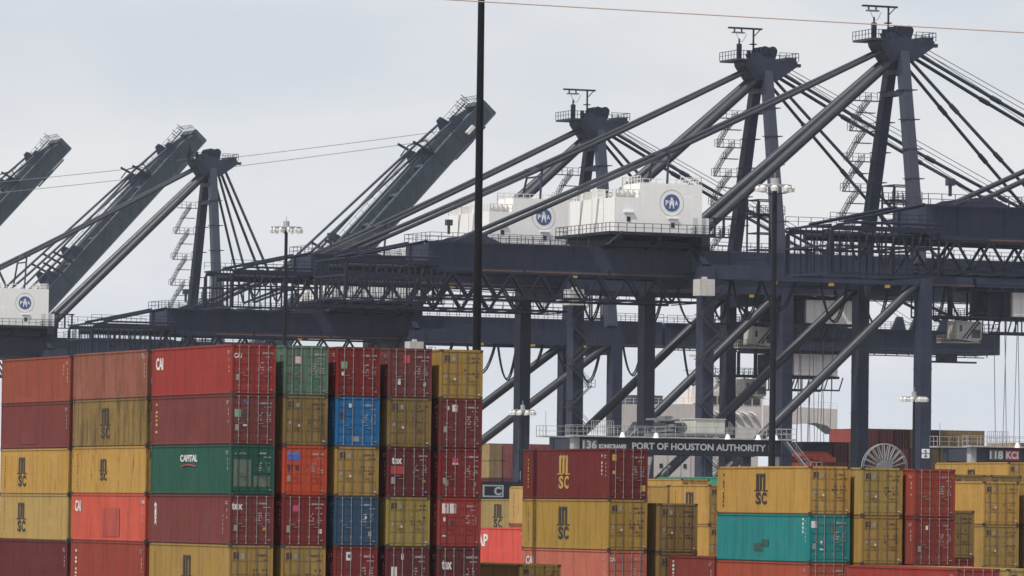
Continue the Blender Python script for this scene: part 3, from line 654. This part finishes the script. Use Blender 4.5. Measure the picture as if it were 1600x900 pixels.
    for k in range(n):
        z = zb+k*st_; u = -.2-1.2; y = 8.6-7*(z-zg1)/(za-zg1)+.4
        m.box(u-3.1, u+.9, y-.5, y+.5, z-.1, z); m.rail((u-3.4, y-.5, z), (u+.4, y-.5, z), 1.1, .8, .07); m.rail((u-3.4, y-.5, z), (u-3.4, y+.5, z), 1.1, .8, .07)
        for (pa, pb) in (((u-3.1, z), (u-1.5, z+st_*.62)), ((u-1.4, z+st_*.62), (u-.1, z+st_))) if k < n-1 else ():
            for yy in (y-.4, y+.4):
                m.beam((pa[0], yy, pa[1]), (pb[0], yy, pb[1]), .1); m.beam((pa[0], yy, pa[1]+1.05), (pb[0], yy, pb[1]+1.05), .06)
                for j in range(7):
                    q = j/6; m.beam((pa[0]+(pb[0]-pa[0])*q, yy, pa[1]+(pb[1]-pa[1])*q), (pa[0]+(pb[0]-pa[0])*q, yy, pa[1]+(pb[1]-pa[1])*q+1.05), .05)
            for j in range(8):
                q = j/7; m.box(pa[0]+(pb[0]-pa[0])*q-.12, pa[0]+(pb[0]-pa[0])*q+.12, y-.4, y+.4, pa[1]+(pb[1]-pa[1])*q, pa[1]+(pb[1]-pa[1])*q+.05)
        m.box(u-2.0, u+.7, y-.5, y+.5, z+st_*.62-.1, z+st_*.62) if k < n-1 else None
    part('mast_stair', m, STAIRM, t)
    # stairs zigzagging up the near landside leg
    m = MB(); z = 8.; k = 0
    while z < zg0-3:
        a_, b_ = (-G-1.7, -G+1.7) if k % 2 == 0 else (-G+1.7, -G-1.7)
        for y in (-HW-1.3, -HW-2.1):
            m.beam((a_, y, z), (b_, y, z+3.1), .11); m.beam((a_, y, z+1), (b_, y, z+4.1), .06)
        m.box(b_-.6, b_+.6, -HW-2.2, -HW-1.2, z+3.05, z+3.15); m.rail((b_-.6, -HW-2.2, z+3.1), (b_+.6, -HW-2.2, z+3.1), 1.05, .6, .06)
        z += 3.1; k += 1
    part('leg_stair', m, STAIRM, t)
    # lift cage tower between the mast legs
    m = MB(); u0, u1 = -1.9, 2.1; ty = -2.0; zt = zg1+10.3
    for u in (u0, (u0+u1)/2, u1):
        for y in (ty-2, ty+1.6): m.beam((u, y, zg1), (u, y, zt), .22)
    for k in range(5):
        z = zg1+.3+k*2.5
        for y in (ty-2, ty+1.6): m.beam((u0, y, z), (u1, y, z), .18)
        for u in (u0, u1): m.beam((u, ty-2, z), (u, ty+1.6, z), .18)
    m.box(u0-.4, u1+.4, ty-2.3, ty+1.9, zt-2.2, zt-2.05); m.rail((u0-.4, ty-2.3, zt-2.1), (u1+.4, ty-2.3, zt-2.1), 1.2, .7, .08); m.rail((u0-.4, ty+1.9, zt-2.1), (u1+.4, ty+1.9, zt-2.1), 1.2, .7, .08)
    part('lift_tower', m, STEELD, t)
    part('electric_cabinet', MB().box(-36.9, -34.9+.3, -HW-3.6, -HW-1.4, zg0-3.2, zg0-.9).box(-36, -35.4, -HW-2.8, -HW-2.2, zg0-.9, zg0-.55), CABW, t)
    for u in (-52, -21, -12, -3): part('hanger_plate', MB().box(u-.35, u+.35, -4.6, -4.2, zg0-.9, zg0-.3), YEL, t)
    # ---- boom
    hin = Vector((11.6, 0, zg0+1.6)); an = 0 if boom == 'down' else R(47.4)
    ca, sa = math.cos(an), math.sin(an)
    def B(u, y, z):     # boom coordinates: u along the boom from the hinge, z square to it
        return (hin.x+u*ca-z*sa, y, hin.z+u*sa+z*ca)
    def bm(mb): mb.v = [B(*v) for v in mb.v]; return mb
    Lb = 61. if boom == 'down' else 67.
    m = MB()
    for s in (-1, 1):
        y = s*3.5; m.prism([(0, -1.6), (Lb, -1.6), (Lb, .9), (Lb-4, 1.9), (0, 1.9)], 'y', y-.6, y+.6); m.box(0, Lb, y-.9, y+.9, -1.95, -1.7)
        for i in range(int((Lb-5)/6)): m.box(4+i*6, 4.15+i*6, y-.68, y+.68, -1.4, 1.7)
    for i in range(7): m.box(1.5+i*8, 2.2+i*8, -2.9, 2.9, -1., 1.3)
    m.box(Lb-.9, Lb+.3, -4.2, 4.2, -1.9, 1.5); m.box(Lb-9, Lb-6, -1, 1, -3.2, -1.95); m.box(Lb-11, Lb-2, -.4, .4, -3.3, -3.0)
    bo = part('boom', bm(m), STEEL if boom == 'down' else BOOMM, t)
    m = MB()
    for s in (-1, 1): m.rail((0, s*4.6, 1.9), (Lb, s*4.6, 1.9), 1.2, 1.8, .07); m.box(0, Lb, s*4.6-.35, s*4.6+.35, 1.75, 1.88)
    m.rail((Lb, -4.6, 1.9), (Lb, 4.6, 1.9), 1.3, 1.2, .07)
    if boom == 'down':
        m.box(1, Lb-3, -4.9, -4.3, -2.55, -2.4)
        for i in range(28): m.beam((2+i*2.1, -4.6, -2.4), (2+i*2.1, -4.2, -1.7), .14)
    part('boom_railing', bm(m), STEELD, bo)
    m = MB()
    for u, hh in ((Lb*.30, 2.6), (Lb*.42, 2.4), (Lb*.76, 2.4), (Lb*.9, 2.2)):
        for s in (-1, 1): part('stay_lug', bm(MB().prism([(u-1.6, 1.9), (u+1.2, 1.9), (u+.5, 1.9+hh), (u-.5, 1.9+hh)], 'y', s*3.3-.3, s*3.3+.3)), STEEL, bo)
    if flood: fl = MB().box(Lb-7.4, Lb-5.4, -5.6, -4.6, -.4, .3); part('floodlight', bm(fl), LAMPM, bo)
    zt = za-.4
    def chain(p, q, r=.24, n=4, sag=.6):
        p = Vector(p); q = Vector(q); mb = MB(); pts = [p.lerp(q, i/n)-Vector((0, 0, sag*math.sin(math.pi*i/n))) for i in range(n+1)]
        mb.path(pts, r, 7)
        for c in pts[1:-1]:
            d = (q-p).normalized(); mb.tube(c-d*.8, c+d*.8, r*1.45, 8)
        return mb
    for s in (-1, 1):
        if boom == 'down':
            part('outer_stay', chain((3.2, s*1.3, zt-.3), B(Lb*.89, s*3.3, 3.6), .27, 5, .9), STEEL, t)
            part('inner_stay', chain((1.9, s*1.3, zt-1.2), B(Lb*.30, s*3.3, 3.9), .25, 4, .2), STEEL, t)
            part('hoist_rope', MB().path([(4.5, s*1.0, zt+.6), B(Lb-2, s*1.5, 2.2)], .06, 4).path([(4.0, s*.6, zt+.4), B(Lb*.8, s*1.2, 2.2)], .05, 4), ROPEM, t)
        else:
            part('outer_stay', MB().path([(3.2, s*1.3, zt-.3), (13.2, s*2.6, 53.5+dz), B(17, s*3.3, 7.2), B(Lb*.76, s*3.3, 4.2), B(Lb*.9, s*3.3, 3.2)], .27, 7), STEEL, t)
            part('inner_stay', MB().path([(1.9, s*1.3, zt-1.2), (9.0, s*2.8, 50.0+dz), B(13, s*3.3, 4.8), B(Lb*.42, s*3.3, 4.2), B(Lb*.76, s*3.3, 3.8)], .25, 7), STEEL, t)
    if boom != 'down':
        m = MB()
        for u in (Lb*.33, Lb*.38, Lb*.78): m.beam((u, -3.9, 1.9), (u-1.4, -3.9, 6.6), .42); m.beam((u, 3.9, 1.9), (u-1.4, 3.9, 6.6), .42)
        m.path([(Lb*.78, -4, 2), (Lb*.79, -4, 5.0), (Lb*.74, -4, 6.8), (Lb*.70, -4, 6.6)], .14)
        for i in range(14): m.beam((Lb-9+i*.7, -4.2+i*.5, 1.9), (Lb-9.3+i*.7, -4.2+i*.5, 3.1+(i*37 % 7)*.22), .12)
        part('boom_bracket', bm(m), STEELD, bo)
    # ---- trolley with its white house and the operator's cab
    zt0 = zg0-.4
    m = MB().box(tu-7, tu+9, -3.2, 3.2, zt0-.5, zt0-.02)
    m.box(tu-4, tu+8.3, -3.4, 3.4, zt0-4.5, zt0-4.1)
    for u in (tu-6.8, tu-4, tu-1.5):
        for y in (-3.2, 3.2): m.beam((u, y, zt0-4.2), (u, y, zt0), .25)
    m.box(tu-3.6, tu-.2, -2.9, 2.9, zt0-4.0, zt0-.6)
    for y in (-3.4, 3.4):
        m.beam((tu-4, y, zt0-6.4), (tu+8.3, y, zt0-6.4), .25)
        for i in range(10): m.beam((tu-4+i*1.36, y, zt0-6.4), (tu-4+i*1.36+(.7 if i % 2 else 0), y, zt0-4.3), .16)
        m.rail((tu-13, y, zt0-4.2), (tu-4, y, zt0-4.2), 1.1, 1., .08)
        m.beam((tu-13, y, zt0-4.3), (tu-4, y, zt0-4.3), .3)
        for u in (tu-13, tu-10, tu-7): m.beam((u, y, zt0-4.3), (u, y, zt0-.2), .18)
    tr = part('trolley', m, STEELD, t)
    part('trolley_house', MB().box(tu, tu+8, -3.3, 3.3, zt0-4.05, zt0-.55), CREAM, tr)
    m = MB()
    for i in range(1, 6): m.box(tu+i*1.35-.02, tu+i*1.35+.02, -3.33, -3.305, zt0-4.0, zt0-.6)
    part('panel_seam', m, mat('seam_grey', (.3, .3, .3), .5), tr)
    cx = tu-6.2; cz = zt0-7.9
    cab = part('operator_cab', MB().prism([(cx-2, cz+.5), (cx+1.4, cz+.1), (cx+2.1, cz+.5), (cx+2.1, cz+3.0), (cx-1.9, cz+3.2)], 'y', -1.5, 1.5), CABW, tr)
    part('cab_window', MB().box(cx+.5, cx+1.9, -1.56, -1.505, cz+.7, cz+1.9).box(cx-1.5, cx-1.1, -1.56, -1.505, cz+1.6, cz+2.5), GLASS, tr)
    m = MB().box(cx-3.2, cx+1.6, -2.2, 2.2, cz-.05, cz+.08); m.rail((cx-3.2, -2.2, cz), (cx-1.9, -2.2, cz), 1.1, .6, .07); m.rail((cx-3.2, -2.2, cz), (cx-3.2, 2.2, cz), 1.1, .6, .07)
    part('cab_platform', m, mat('cab_floor', (.42, .36, .28), .6, .2, .3), tr)
    m = MB(); m.beam((cx-1, -1.6, cz+.6), (cx+1.2, -1.6, cz+3.1), .14); m.beam((cx-.4, -1.6, cz+.6), (cx+1.8, -1.6, cz+3.1), .14); m.rail((cx-2, -1.4, cz+3.2), (cx+2, -1.4, cz+3.2), .9, .7, .07); m.beam((cx-1.6, -1, cz+3), (cx-1.6, -1, zt0-4.2), .2); m.beam((cx+1.6, 1, cz+3), (cx+1.6, 1, zt0-4.2), .2); m.beam((cx+1.6, -1, cz+3), (cx+1.6, -1, zt0-4.2), .2)
    part('cab_frame', m, STEELD, tr)
    zl = zl if not spreader else 13.9
    m = MB()
    for u in (tu-.4, tu+1.4, tu+3.6, tu+5.2): m.path([(u, -2.2, zt0-4.5), (u, -1.2, zl+.9)], .055, 4); m.path([(u+.3, 2.2, zt0-4.5), (u+.3, 1.2, zl+.9)], .055, 4)
    part('hoist_rope', m, ROPEM, tr)
    m = MB().box(tu+1.2, tu+3.6, -6.1, 6.1, zl-.5, zl); m.box(tu+.4, tu+4.4, -2.4, 2.4, zl+.1, zl+.9)
    for s in (-1, 1): m.box(tu+1.1, tu+3.7, s*6.1-.2, s*6.1+.2, zl-.75, zl+.05)
    for s in (-1, 1): m.box(tu+.4, tu+4.4, s*3.2-.3, s*3.2+.3, zl-.7, zl+.45)
    part('spreader', m, ORG if spreader else STEELD, tr); part('headblock', MB().box(tu+.2, tu+4.6, -2.6, 2.6, zl+.92, zl+2.3), STEELD, tr)
    if reel:
        cz = 11.9; m = MB()
        nn = 46; r = 3.55
        m.path([(r*math.cos(2*math.pi*i/nn)-1.25, -1.0, cz+r*math.sin(2*math.pi*i/nn)) for i in range(nn+1)], .07, 5)
        m.path([(r*math.cos(2*math.pi*i/nn)-1.25, -.4, cz+r*math.sin(2*math.pi*i/nn)) for i in range(nn+1)], .07, 5)
        for i in range(nn):
            a_ = 2*math.pi*i/nn; c_, s_ = math.cos(a_), math.sin(a_)
            if i % 2 == 0: m.beam((c_*.9-1.25, -1.0, cz+s_*.9), (c_*r-1.25, -1.0, cz+s_*r), .13); m.beam((c_*.9-1.25, -.4, cz+s_*.9), (c_*r-1.25, -.4, cz+s_*r), .09)
        m.tube((-1.25, -1.1, cz), (-1.25, -.2, cz), 1.1, 20)
        rl = part('cable_reel', m, GALV, t)
        part('reel_bracket', MB().box(-1.5, -.9, -.2, .3, 5.6, cz+.4).box(-1.7, -.8, -.15, HW-.9, 9.5, 10.2), STEEL, t)
    if plate:
        x, s, z, txt = plate
        pl = part('number_plate', MB().box(x-.62, x+.62, s*HW-1.2, s*HW-1.155, z, z+1.3), SIGNW, t)
        q = MB(); put_text(q, txt, -.5 if len(txt) > 1 else -.2, .5 if len(txt) > 1 else .2, .15, 1.15, .03); sheet_obj('number', q, STEELD, pl, (x, s*HW-1.21, z), (1, 0, 0), (0, 0, 1))
    return t
crane(549.0, -1.8, -1.5, 'nearest crane, only its railed tail girder and hanging cage reach in from the right edge', tu=20, seed=3)
crane(695.3, 0, -.6, 'dark crane with the highest mast head in the photo and a cable reel below', tu=18., zl=11.5, reel=True, plate=(0, -1, 13.4, '2'), seed=1)
crane(739.5, 0, -.4, 'dark crane with lowered boom directly left of the one with the highest mast head', tu=6.8, plate=(-G, 1, 9.8, '26'), seed=2, spreader=True)
crane(800.5, -6.2, -5.7, 'lower dark crane behind the black mast, its lowered boom ending over the right cab', tu=35.2, zl=10, seed=5)
crane(980.0, -5.4, -2.4, 'far crane with raised boom whose tip stands beside the black mast', boom='up', tu=-16, seed=6, jibon=False, flood=True)
crane(1143.0, -1.4, .4, 'far crane mostly past the left edge, raised boom tip beside a mast head', boom='up', tu=-16, seed=7)
crane(1236.0, 2.0, 2.0, 'farthest crane, only its raised boom tip shows at the left edge', boom='up', tu=-16, seed=8)
# ------------------------------------------------------------------ rubber-tyred yard gantries
def yard_gantry(a, b, zt, number, label, right, seed):
    """x across the yard lanes, y along them; front beam carries the writing"""
    rnd = random.Random(seed); L = 24.2; D = 7.0
    t = thing('yard_gantry', a, b, 0, label, 'gantry', 'yard gantries between the stacks')
    z0 = zt-1.75
    for y in (0, D):
        part('main_beam', MB().box(0, L, y, y+1.0, z0, zt).box(-.2, L+.2, y-.12, y-.002, z0-.02, z0+.06), NAVY, t)
        for x in (.0, L-1.0): part('leg', MB().box(x-.1, x+.85, y+.1, y+.9, 1.9, z0-.01), GALV if y == 0 else NAVY, t)
    part('post_panel', MB().box(-.72, -.02, -.08, .9, z0-1.5, zt+.2), GALV, t)
    for x in (0, L-1.0):
        part('end_beam', MB().box(x+.1, x+.8, 1.002, D-.002, z0+.2, zt-.2).box(x-.05, x+.95, -2, D+3, 1.2, 1.9), NAVY, t)
        for y in (-1.2, 1.6, D-.8, D+2): part('wheel', MB().tube((x+.1, y, .8), (x+.8, y, .8), .79, 18), RUBBER, t)
    m = MB().box(-1.2, L+1.4, -1.0, 1.1, zt+.002, zt+.16).box(-1.2, L+1.4, D, D+1.9, zt+.002, zt+.16)
    part('walkway', m, GALV, t)
    m = MB(); m.rail((-1.2, -.95, zt+.16), (L+1.4, -.95, zt+.16), 1.1, 1.2, .05); m.rail((-1.2, D+1.8, zt+.16), (L+1.4, D+1.8, zt+.16), 1.1, 1.2, .05); m.rail((-1.2, -.95, zt+.16), (-1.2, 1.05, zt+.16), 1.1, 1, .05); m.rail((L+1.4, -.95, zt+.16), (L+1.4, D+1.8, zt+.16), 1.1, 1.2, .05)
    m.rail((-1.2, D, zt+.16), (-1.2, D+1.8, zt+.16), 1.1, .9, .05); m.beam((-.9, D, zt), (-.9, D, zt+2.8), .05); m.rail((1.6, .4, zt+.3), (4.2, .4, zt+.3), 1.5, .25, .05)
    part('railing', m, GALV, t)
    for x in (4.6, 8.6, 17.2, 20.9, 23.0): part('floodlight', MB().tube((x, -1.1, zt+.0), (x, -1.1, zt+.55), .36, 10, .16), SIGNW, t)
    # trolley machinery
    tx = 11.2
    m = MB().box(tx, tx+7, .3, D+.6, zt+.3, zt+.6); m.tube((tx+1.5, 1, zt+1.2), (tx+1.5, D-1, zt+1.2), .62, 14)
    for i in range(26):
        x, z = tx-.6+rnd.random()*2.2, zt+.7+rnd.random()*1.6; m.box(x, x+rnd.uniform(.15, .5), rnd.uniform(.2, 4), rnd.uniform(4.1, 6), z, z+rnd.uniform(.1, .35))
    part('trolley_machinery', m, GALVD, t)
    part('machinery_cover', MB().box(tx+2.9, tx+6.4, .5, 4.2, zt+.62, zt+2.15).box(tx+2.8, tx+6.5, .4, 4.3, zt+2.15, zt+2.25), mat('cover_grey', (.50, .50, .44), .5), t)
    m = MB()
    for k in range(5): m.path([(tx+6.7+.15*k, .6, zt+.6), (tx+7.0+.15*k, .6, zt+2.0-k*.15), (tx+7.8, .8, zt+1.2-k*.1)], .05, 4)
    part('hose', m, GALVD, t)
    # operator's cab and spreader hanging between the beams
    part('cab', MB().prism([(tx-4, zt-4.2), (tx-2, zt-4.4), (tx-1.6, zt-2), (tx-4, zt-2)], 'y', 2, 4), CABW, t)
    part('spreader', MB().box(tx+2, tx+4.4, -2.5, 9.5, zt-9.5, zt-9.1).box(tx+1.6, tx+4.8, 1.5, 5.5, zt-9.1, zt-8.3), ORG, t)
    m = MB()
    for x in (tx+1.8, tx+4.6):
        for y in (1.8, 5.2): m.beam((x, y, zt-8.4), (x, y, zt+.4), .05)
    part('hoist_rope', m, ROPEM, t)
    # stair at the water end
    m = MB()
    for y in (-.9, -.2): m.beam((L+.2, y, zt-.1), (L+3.2, y, zt-3.4), .14); m.beam((L+.2, y, zt+.9), (L+3.2, y, zt-2.4), .06)
    for i in range(12): m.box(L+.2+i*.25, L+.5+i*.25, -.9, -.2, zt-.2-i*.275, zt-.15-i*.275)
    m.rail((L+3.2, -.9, zt-3.4), (L+4.6, -.9, zt-3.4), 1.1, .6, .05); m.box(L+3.1, L+4.6, -.9, 0, zt-3.5, zt-3.4)
    for zz in (zt-3.5,): m.beam((L+4.4, -.5, zz), (L+4.4, -.5, 1.9), .15)
    part('stair', m, GALV, t)
    def F(nm, mb, mm): return sheet_obj(nm, mb, mm, t, (0, -.125, z0), (1, 0, 0), (0, 0, 1))
    q = MB(); rect(q, .25, 2.1, .35, 1.5); F('number_panel', q, GALVD)
    q = MB(); put_text(q, number, .35, 2.0, .48, 1.38, .03); q.v = [(x, y, z+.012) for x, y, z in q.v]; F('number', q, SIGNW)
    for z_ in (.3, 1.5): pass
    for wd, x0, x1, y0, y1, mm, bd in right: q = MB(); put_text(q, wd, x0, x1, y0, y1, bd); q.v = [(x, y, z+.012) for x, y, z in q.v]; F('lettering', q, mm)
    return t
g1 = yard_gantry(240.6, 534.6, 13.2, '136', 'dark yard gantry numbered 136 with long white lettering on its beam', [('KONECRANES', 2.25, 5.5, .5, 1.02, SIGNW, .06), ('PORT OF HOUSTON AUTHORITY', 6.2, 22.3, .5, 1.25, SIGNW, .03)], 3)
q = MB()
for k in range(3): rect(q, 22.6, 23.5-.12*(k == 1), .45+k*.32, .58+k*.32)
rect(q, 22.6, 22.72, .45, 1.22); sheet_obj('flag_mark', q, DECG, g1, (0, -.125, 13.2-1.75), (1, 0, 0), (0, 0, 1))
g2 = yard_gantry(289.8, 536.0, 12.9, '118', 'dark yard gantry numbered 118 with a red logo, cut by the right edge', [('PORT OF HOUSTON AUTHORITY', 6.2, 22.3, .5, 1.25, SIGNW, .022)], 4)
for o in g2.children:
    o.location.x = 1.3 if o.name.startswith(('number', 'lettering')) else 0
q = MB(); rect(q, 3.55, 5.4, .35, 1.5, .008); sheet_obj('logo_panel', q, SIGNR, g2, (0, -.125, 11.15), (1, 0, 0), (0, 0, 1))
q = MB(); put_text(q, 'KCI', 3.7, 5.25, .5, 1.35, .04); q.v = [(x, y, z+.01) for x, y, z in q.v]; sheet_obj('logo', q, SIGNW, g2, (0, -.125, 11.15), (1, 0, 0), (0, 0, 1))

# low sign beam between the tall stack and the middle stack
t = thing('sign_gantry', 322.0, 745.5, 0, 'low dark beam with a white framed C, seen right beside the tall stack', 'gantry')
part('beam', MB().box(-6, 6.4, 0, .8, 6.9, 9.5), NAVY, t)
for x in (-5.5, 5.6): part('post', MB().box(x-.3, x+.3, .1, .7, 0, 6.89), NAVY, t)
q = MB(); rect(q, -2.2, 1.2, .3, 2.1); sheet_obj('sign_panel', q, SIGNW, t, (0, -.01, 6.9), (1, 0, 0), (0, 0, 1))
q = MB(); rect(q, -1.9, .95, .5, 1.9); q.v = [(x, y, z+.01) for x, y, z in q.v]; sheet_obj('sign_field', q, NAVY, t, (0, -.01, 6.9), (1, 0, 0), (0, 0, 1))
q = MB(); put_text(q, 'C', -.35, .85, .55, 1.85, .05); q.v = [(x, y, z+.03) for x, y, z in q.v]; sheet_obj('lettering', q, SIGNW, t, (0, -.01, 6.9), (1, 0, 0), (0, 0, 1))
q = MB(); rect(q, 3.3, 5.9, .3, 1.9); sheet_obj('pale_panel', q, mat('pale_panel', (.5, .42, .43), .5), t, (0, -.01, 6.9), (1, 0, 0), (0, 0, 1))

# ------------------------------------------------------------------ the ship alongside
t = thing('container_ship', 376.6, 640, -.9, 'container ship moored behind the cranes, pale bridge with long arched wings', 'ship')
part('hull', MB().prism([(1.5, 0), (39, 0), (40.6, 4), (40.6, 7.4), (0, 7.4), (0, 4)], 'y', 0, 320), mat('hull_dark', (.04, .045, .06), .5, .2), t)
SB = 182.0
part('superstructure', MB().box(7, 26.5, SB+.4, SB+14, 7.41, 17.2).box(16.8, 27, SB, SB+12, 17.201, 26.6).box(18.5, 22.5, SB+.6, SB+3, 26.6, 28.3), CREAM, t)
for pts in ([(0, 20.2), (1.4, 19.2), (3.0, 21.2), (16.799, 21.4), (16.799, 24.4), (0, 24.0)], [(41, 19.8), (40.4, 20.2), (39.0, 21.2), (37, 21.6), (29.5, 21.0), (27.001, 19.4), (27.001, 24.4), (41, 24.0)]):
    part('bridge_wing', MB().prism(pts, 'y', SB-.3, SB+4.2), CREAM, t)
m = MB()
for i in range(6): m.box(17.1+i*1.62, 18.4+i*1.62, SB-.08, SB-.005, 24.4, 25.8)
for f in range(2):
    for i in range(8): m.box(8.2+i*2.2, 8.8+i*2.2, SB+.33, SB+.395, 10.4+f*3.2, 11.1+f*3.2)
part('window_row', m, GLASS, t)
m = MB(); m.rail((0, SB-.2, 24.0), (16.8, SB-.2, 24.4), 1., 1.5, .06); m.rail((27, SB-.2, 24.4), (41, SB-.2, 24.0), 1., 1.5, .06); m.rail((16.8, SB+.1, 26.6), (27, SB+.1, 26.6), 1.1, 1.2, .09)
part('railing', m, SIGNW, t)
m = MB()
for i in range(6): m.tube((18+i*1.5, SB-.35, 22.6), (16+i*1.7, SB-.35, 23.2), .28, 8, .14)
part('deck_lights', m, SIGNW, t)
m = MB().beam((17.5, SB+6, 26.6), (17.5, SB+6, 34), .5, .5, .4); m.box(15, 20, SB+5.8, SB+6.2, 30, 30.2).box(16, 19, SB+5.6, SB+6.4, 32.4, 32.8)
for i in range(14): m.box(14+i*1., 14.3+i*1., SB+2, SB+2.5, 24.5, 27.9+(i*7 % 5)*.6)
part('radar_mast', m, CREAM, t)
part('funnel', MB().box(10, 16, SB+16, SB+24, 7.41, 26), mat('funnel_dark', (.06, .07, .09), .5), t)
def ship_stack(a, b, ztop, cols, nm, hh=3.03):
    word = ('top', 'second', 'third', 'fourth')
    for i, cc in enumerate(cols):
        if cc is None: continue
        drop = 0
        if isinstance(cc, tuple): drop, cc = cc
        z = ztop-drop; k = 0
        while z-hh > 6.2 and k < 4:
            z -= hh; ch = cc[k] if k < len(cc) else cc[-1]
            c, wn = {'m': (MAR, 'maroon'), 't': ((.33, .22, .10), 'brownish tan'), 'r': (RED, 'bright red'), 'b': ((.24, .05, .04), 'brown red'), 'p': ((.30, .07, .065), 'dusty pink'), 'y': ((.45, .30, .12), 'pale tan')}[ch]
            container(a+i*2.69, b, z, hh, '%s%d%d' % (nm, i, k), '%s container, %s layer, column %d %s' % (wn, word[k], i+1, nm), 'containers on the ship deck', c, 'tan' if ch in 'ty' else 'rod', (), lod=1, rust=.1)
            k += 1
ship_stack(381.4, 757, 18.75, [(2.2, 'mb'), (2.2, 'mb'), (2.2, 'tt'), 'pb', 'bb', 'mb', 'tb', 'mt', 'tt', 'tt', 'tt'], 'in the deck bay below the arched wing')
ship_stack(377.4, 877, 17.0, ['ttm', 'ppm', 'tbm', 'bmb', 'bbb', 'rbb', 'rmm'], 'in the far stern bay')
ship_stack(399.6, 696, 18.2, ['rm', 'rm', 'rm', 'rm'], 'in the bay at the right edge')
ship_stack(393.4, 712, 16.3, ['yt', 'yt', 'yt', 'yt', 'yt', 'yt'], 'in the low tan bay at right')

# ------------------------------------------------------------------ light masts and wires
def light_mast(a, b, h, label, r=.28, n=8, m=POLEG, ring=1.55, lamp=.34):
    t = thing('light_mast', a, b, 0, label, 'light mast', 'high light masts in the yard')
    part('pole', MB().tube((0, 0, 0), (0, 0, h), r*1.25, 12, r*.75), m, t)
    part('base', MB().tube((0, 0, 0), (0, 0, .6), r*2.6, 12), CONC, t)
    q = MB(); k = 24; q.path([(ring*math.cos(2*math.pi*i/k), ring*math.sin(2*math.pi*i/k), h-.15) for i in range(k+1)], .06, 5)
    for i in range(4): a_ = math.pi/4*i; q.beam((-ring*math.cos(a_), -ring*math.sin(a_), h-.15), (ring*math.cos(a_), ring*math.sin(a_), h-.15), .1)
    q.tube((0, 0, h-.5), (0, 0, h+.55), r*1.5, 10); q.beam((0, 0, h+.5), (0, 0, h+1.1), .06); part('lamp_ring', q, GALV, t)
    for i in range(n):
        a_ = 2*math.pi*i/n+.3; x, y = ring*math.cos(a_), ring*math.sin(a_)
        part('lamp', MB().tube((x, y, h-.2), (x, y, h-.42), lamp*.5, 10, lamp, False).tube((x, y, h-.42), (x, y, h-.78), lamp, 10, lamp*.9), LAMPM, t)
    return t
light_mast(123.7, 289.5, 41, 'thick black mast rising out of the photo behind the tall stack', .235, 8, TALLP)
light_mast(218.9, 566.9, 36.6, 'slim light mast with flat lamp ring behind the tall stack at left', .24, 12, POLEG, 1.7, .2)
light_mast(235.3, 477.0, 37.4, 'dark light mast standing before the crane girders right of centre', .3, 8, POLEG, 1.6, .36)
light_mast(283.9, 648.9, 18.4, 'short light mast whose lamps shine white left of the gantry numbered 136', .2, 10, POLEG, 1.5, .3)
light_mast(330.6, 628.6, 20.8, 'short light mast before the crane leg above the big cable reel', .2, 10, POLEG, 1.6, .32)
def sky_wire(name, p, q, r, sag, m, label):
    p = Vector(p); q = Vector(q)
    o = part(name, MB().path([p.lerp(q, i/40)-Vector((0, 0, sag*4*(i/40)*(1-i/40))) for i in range(41)], r, 5), m, None); tag(o, label, 'cable')
sky_wire('overhead_cable', (-42.4, 150, 21.2), (50, 150, 17.05), .017, .25, WIREM, 'thin reddish cable crossing the sky at the upper right')
sky_wire('rope_line', (-135, 1250, 77.6), (-10, 1250, 93.4), .07, .8, ROPEM, 'upper of two faint far cables left of the black mast')
sky_wire('rope_line', (-135, 1250, 75.0), (-10, 1250, 91.6), .07, .8, ROPEM, 'lower of two faint far cables left of the black mast')

# ------------------------------------------------------------------ air
hz = bpy.data.materials.new('haze'); hz.use_nodes = True; hn = hz.node_tree; hn.nodes.clear()
ho = hn.nodes.new('ShaderNodeOutputMaterial'); hv = hn.nodes.new('ShaderNodeVolumePrincipled'); hv.inputs['Color'].default_value = (.86, .92, 1, 1); hv.inputs['Density'].default_value = .00005; hv.inputs['Anisotropy'].default_value = .2
hn.links.new(hv.outputs[0], ho.inputs['Volume'])
o = part('haze', MB().box(-3500, 3500, -1500, 4400, -2.4, 112), hz, None); tag(o, None, None, None, 'stuff')
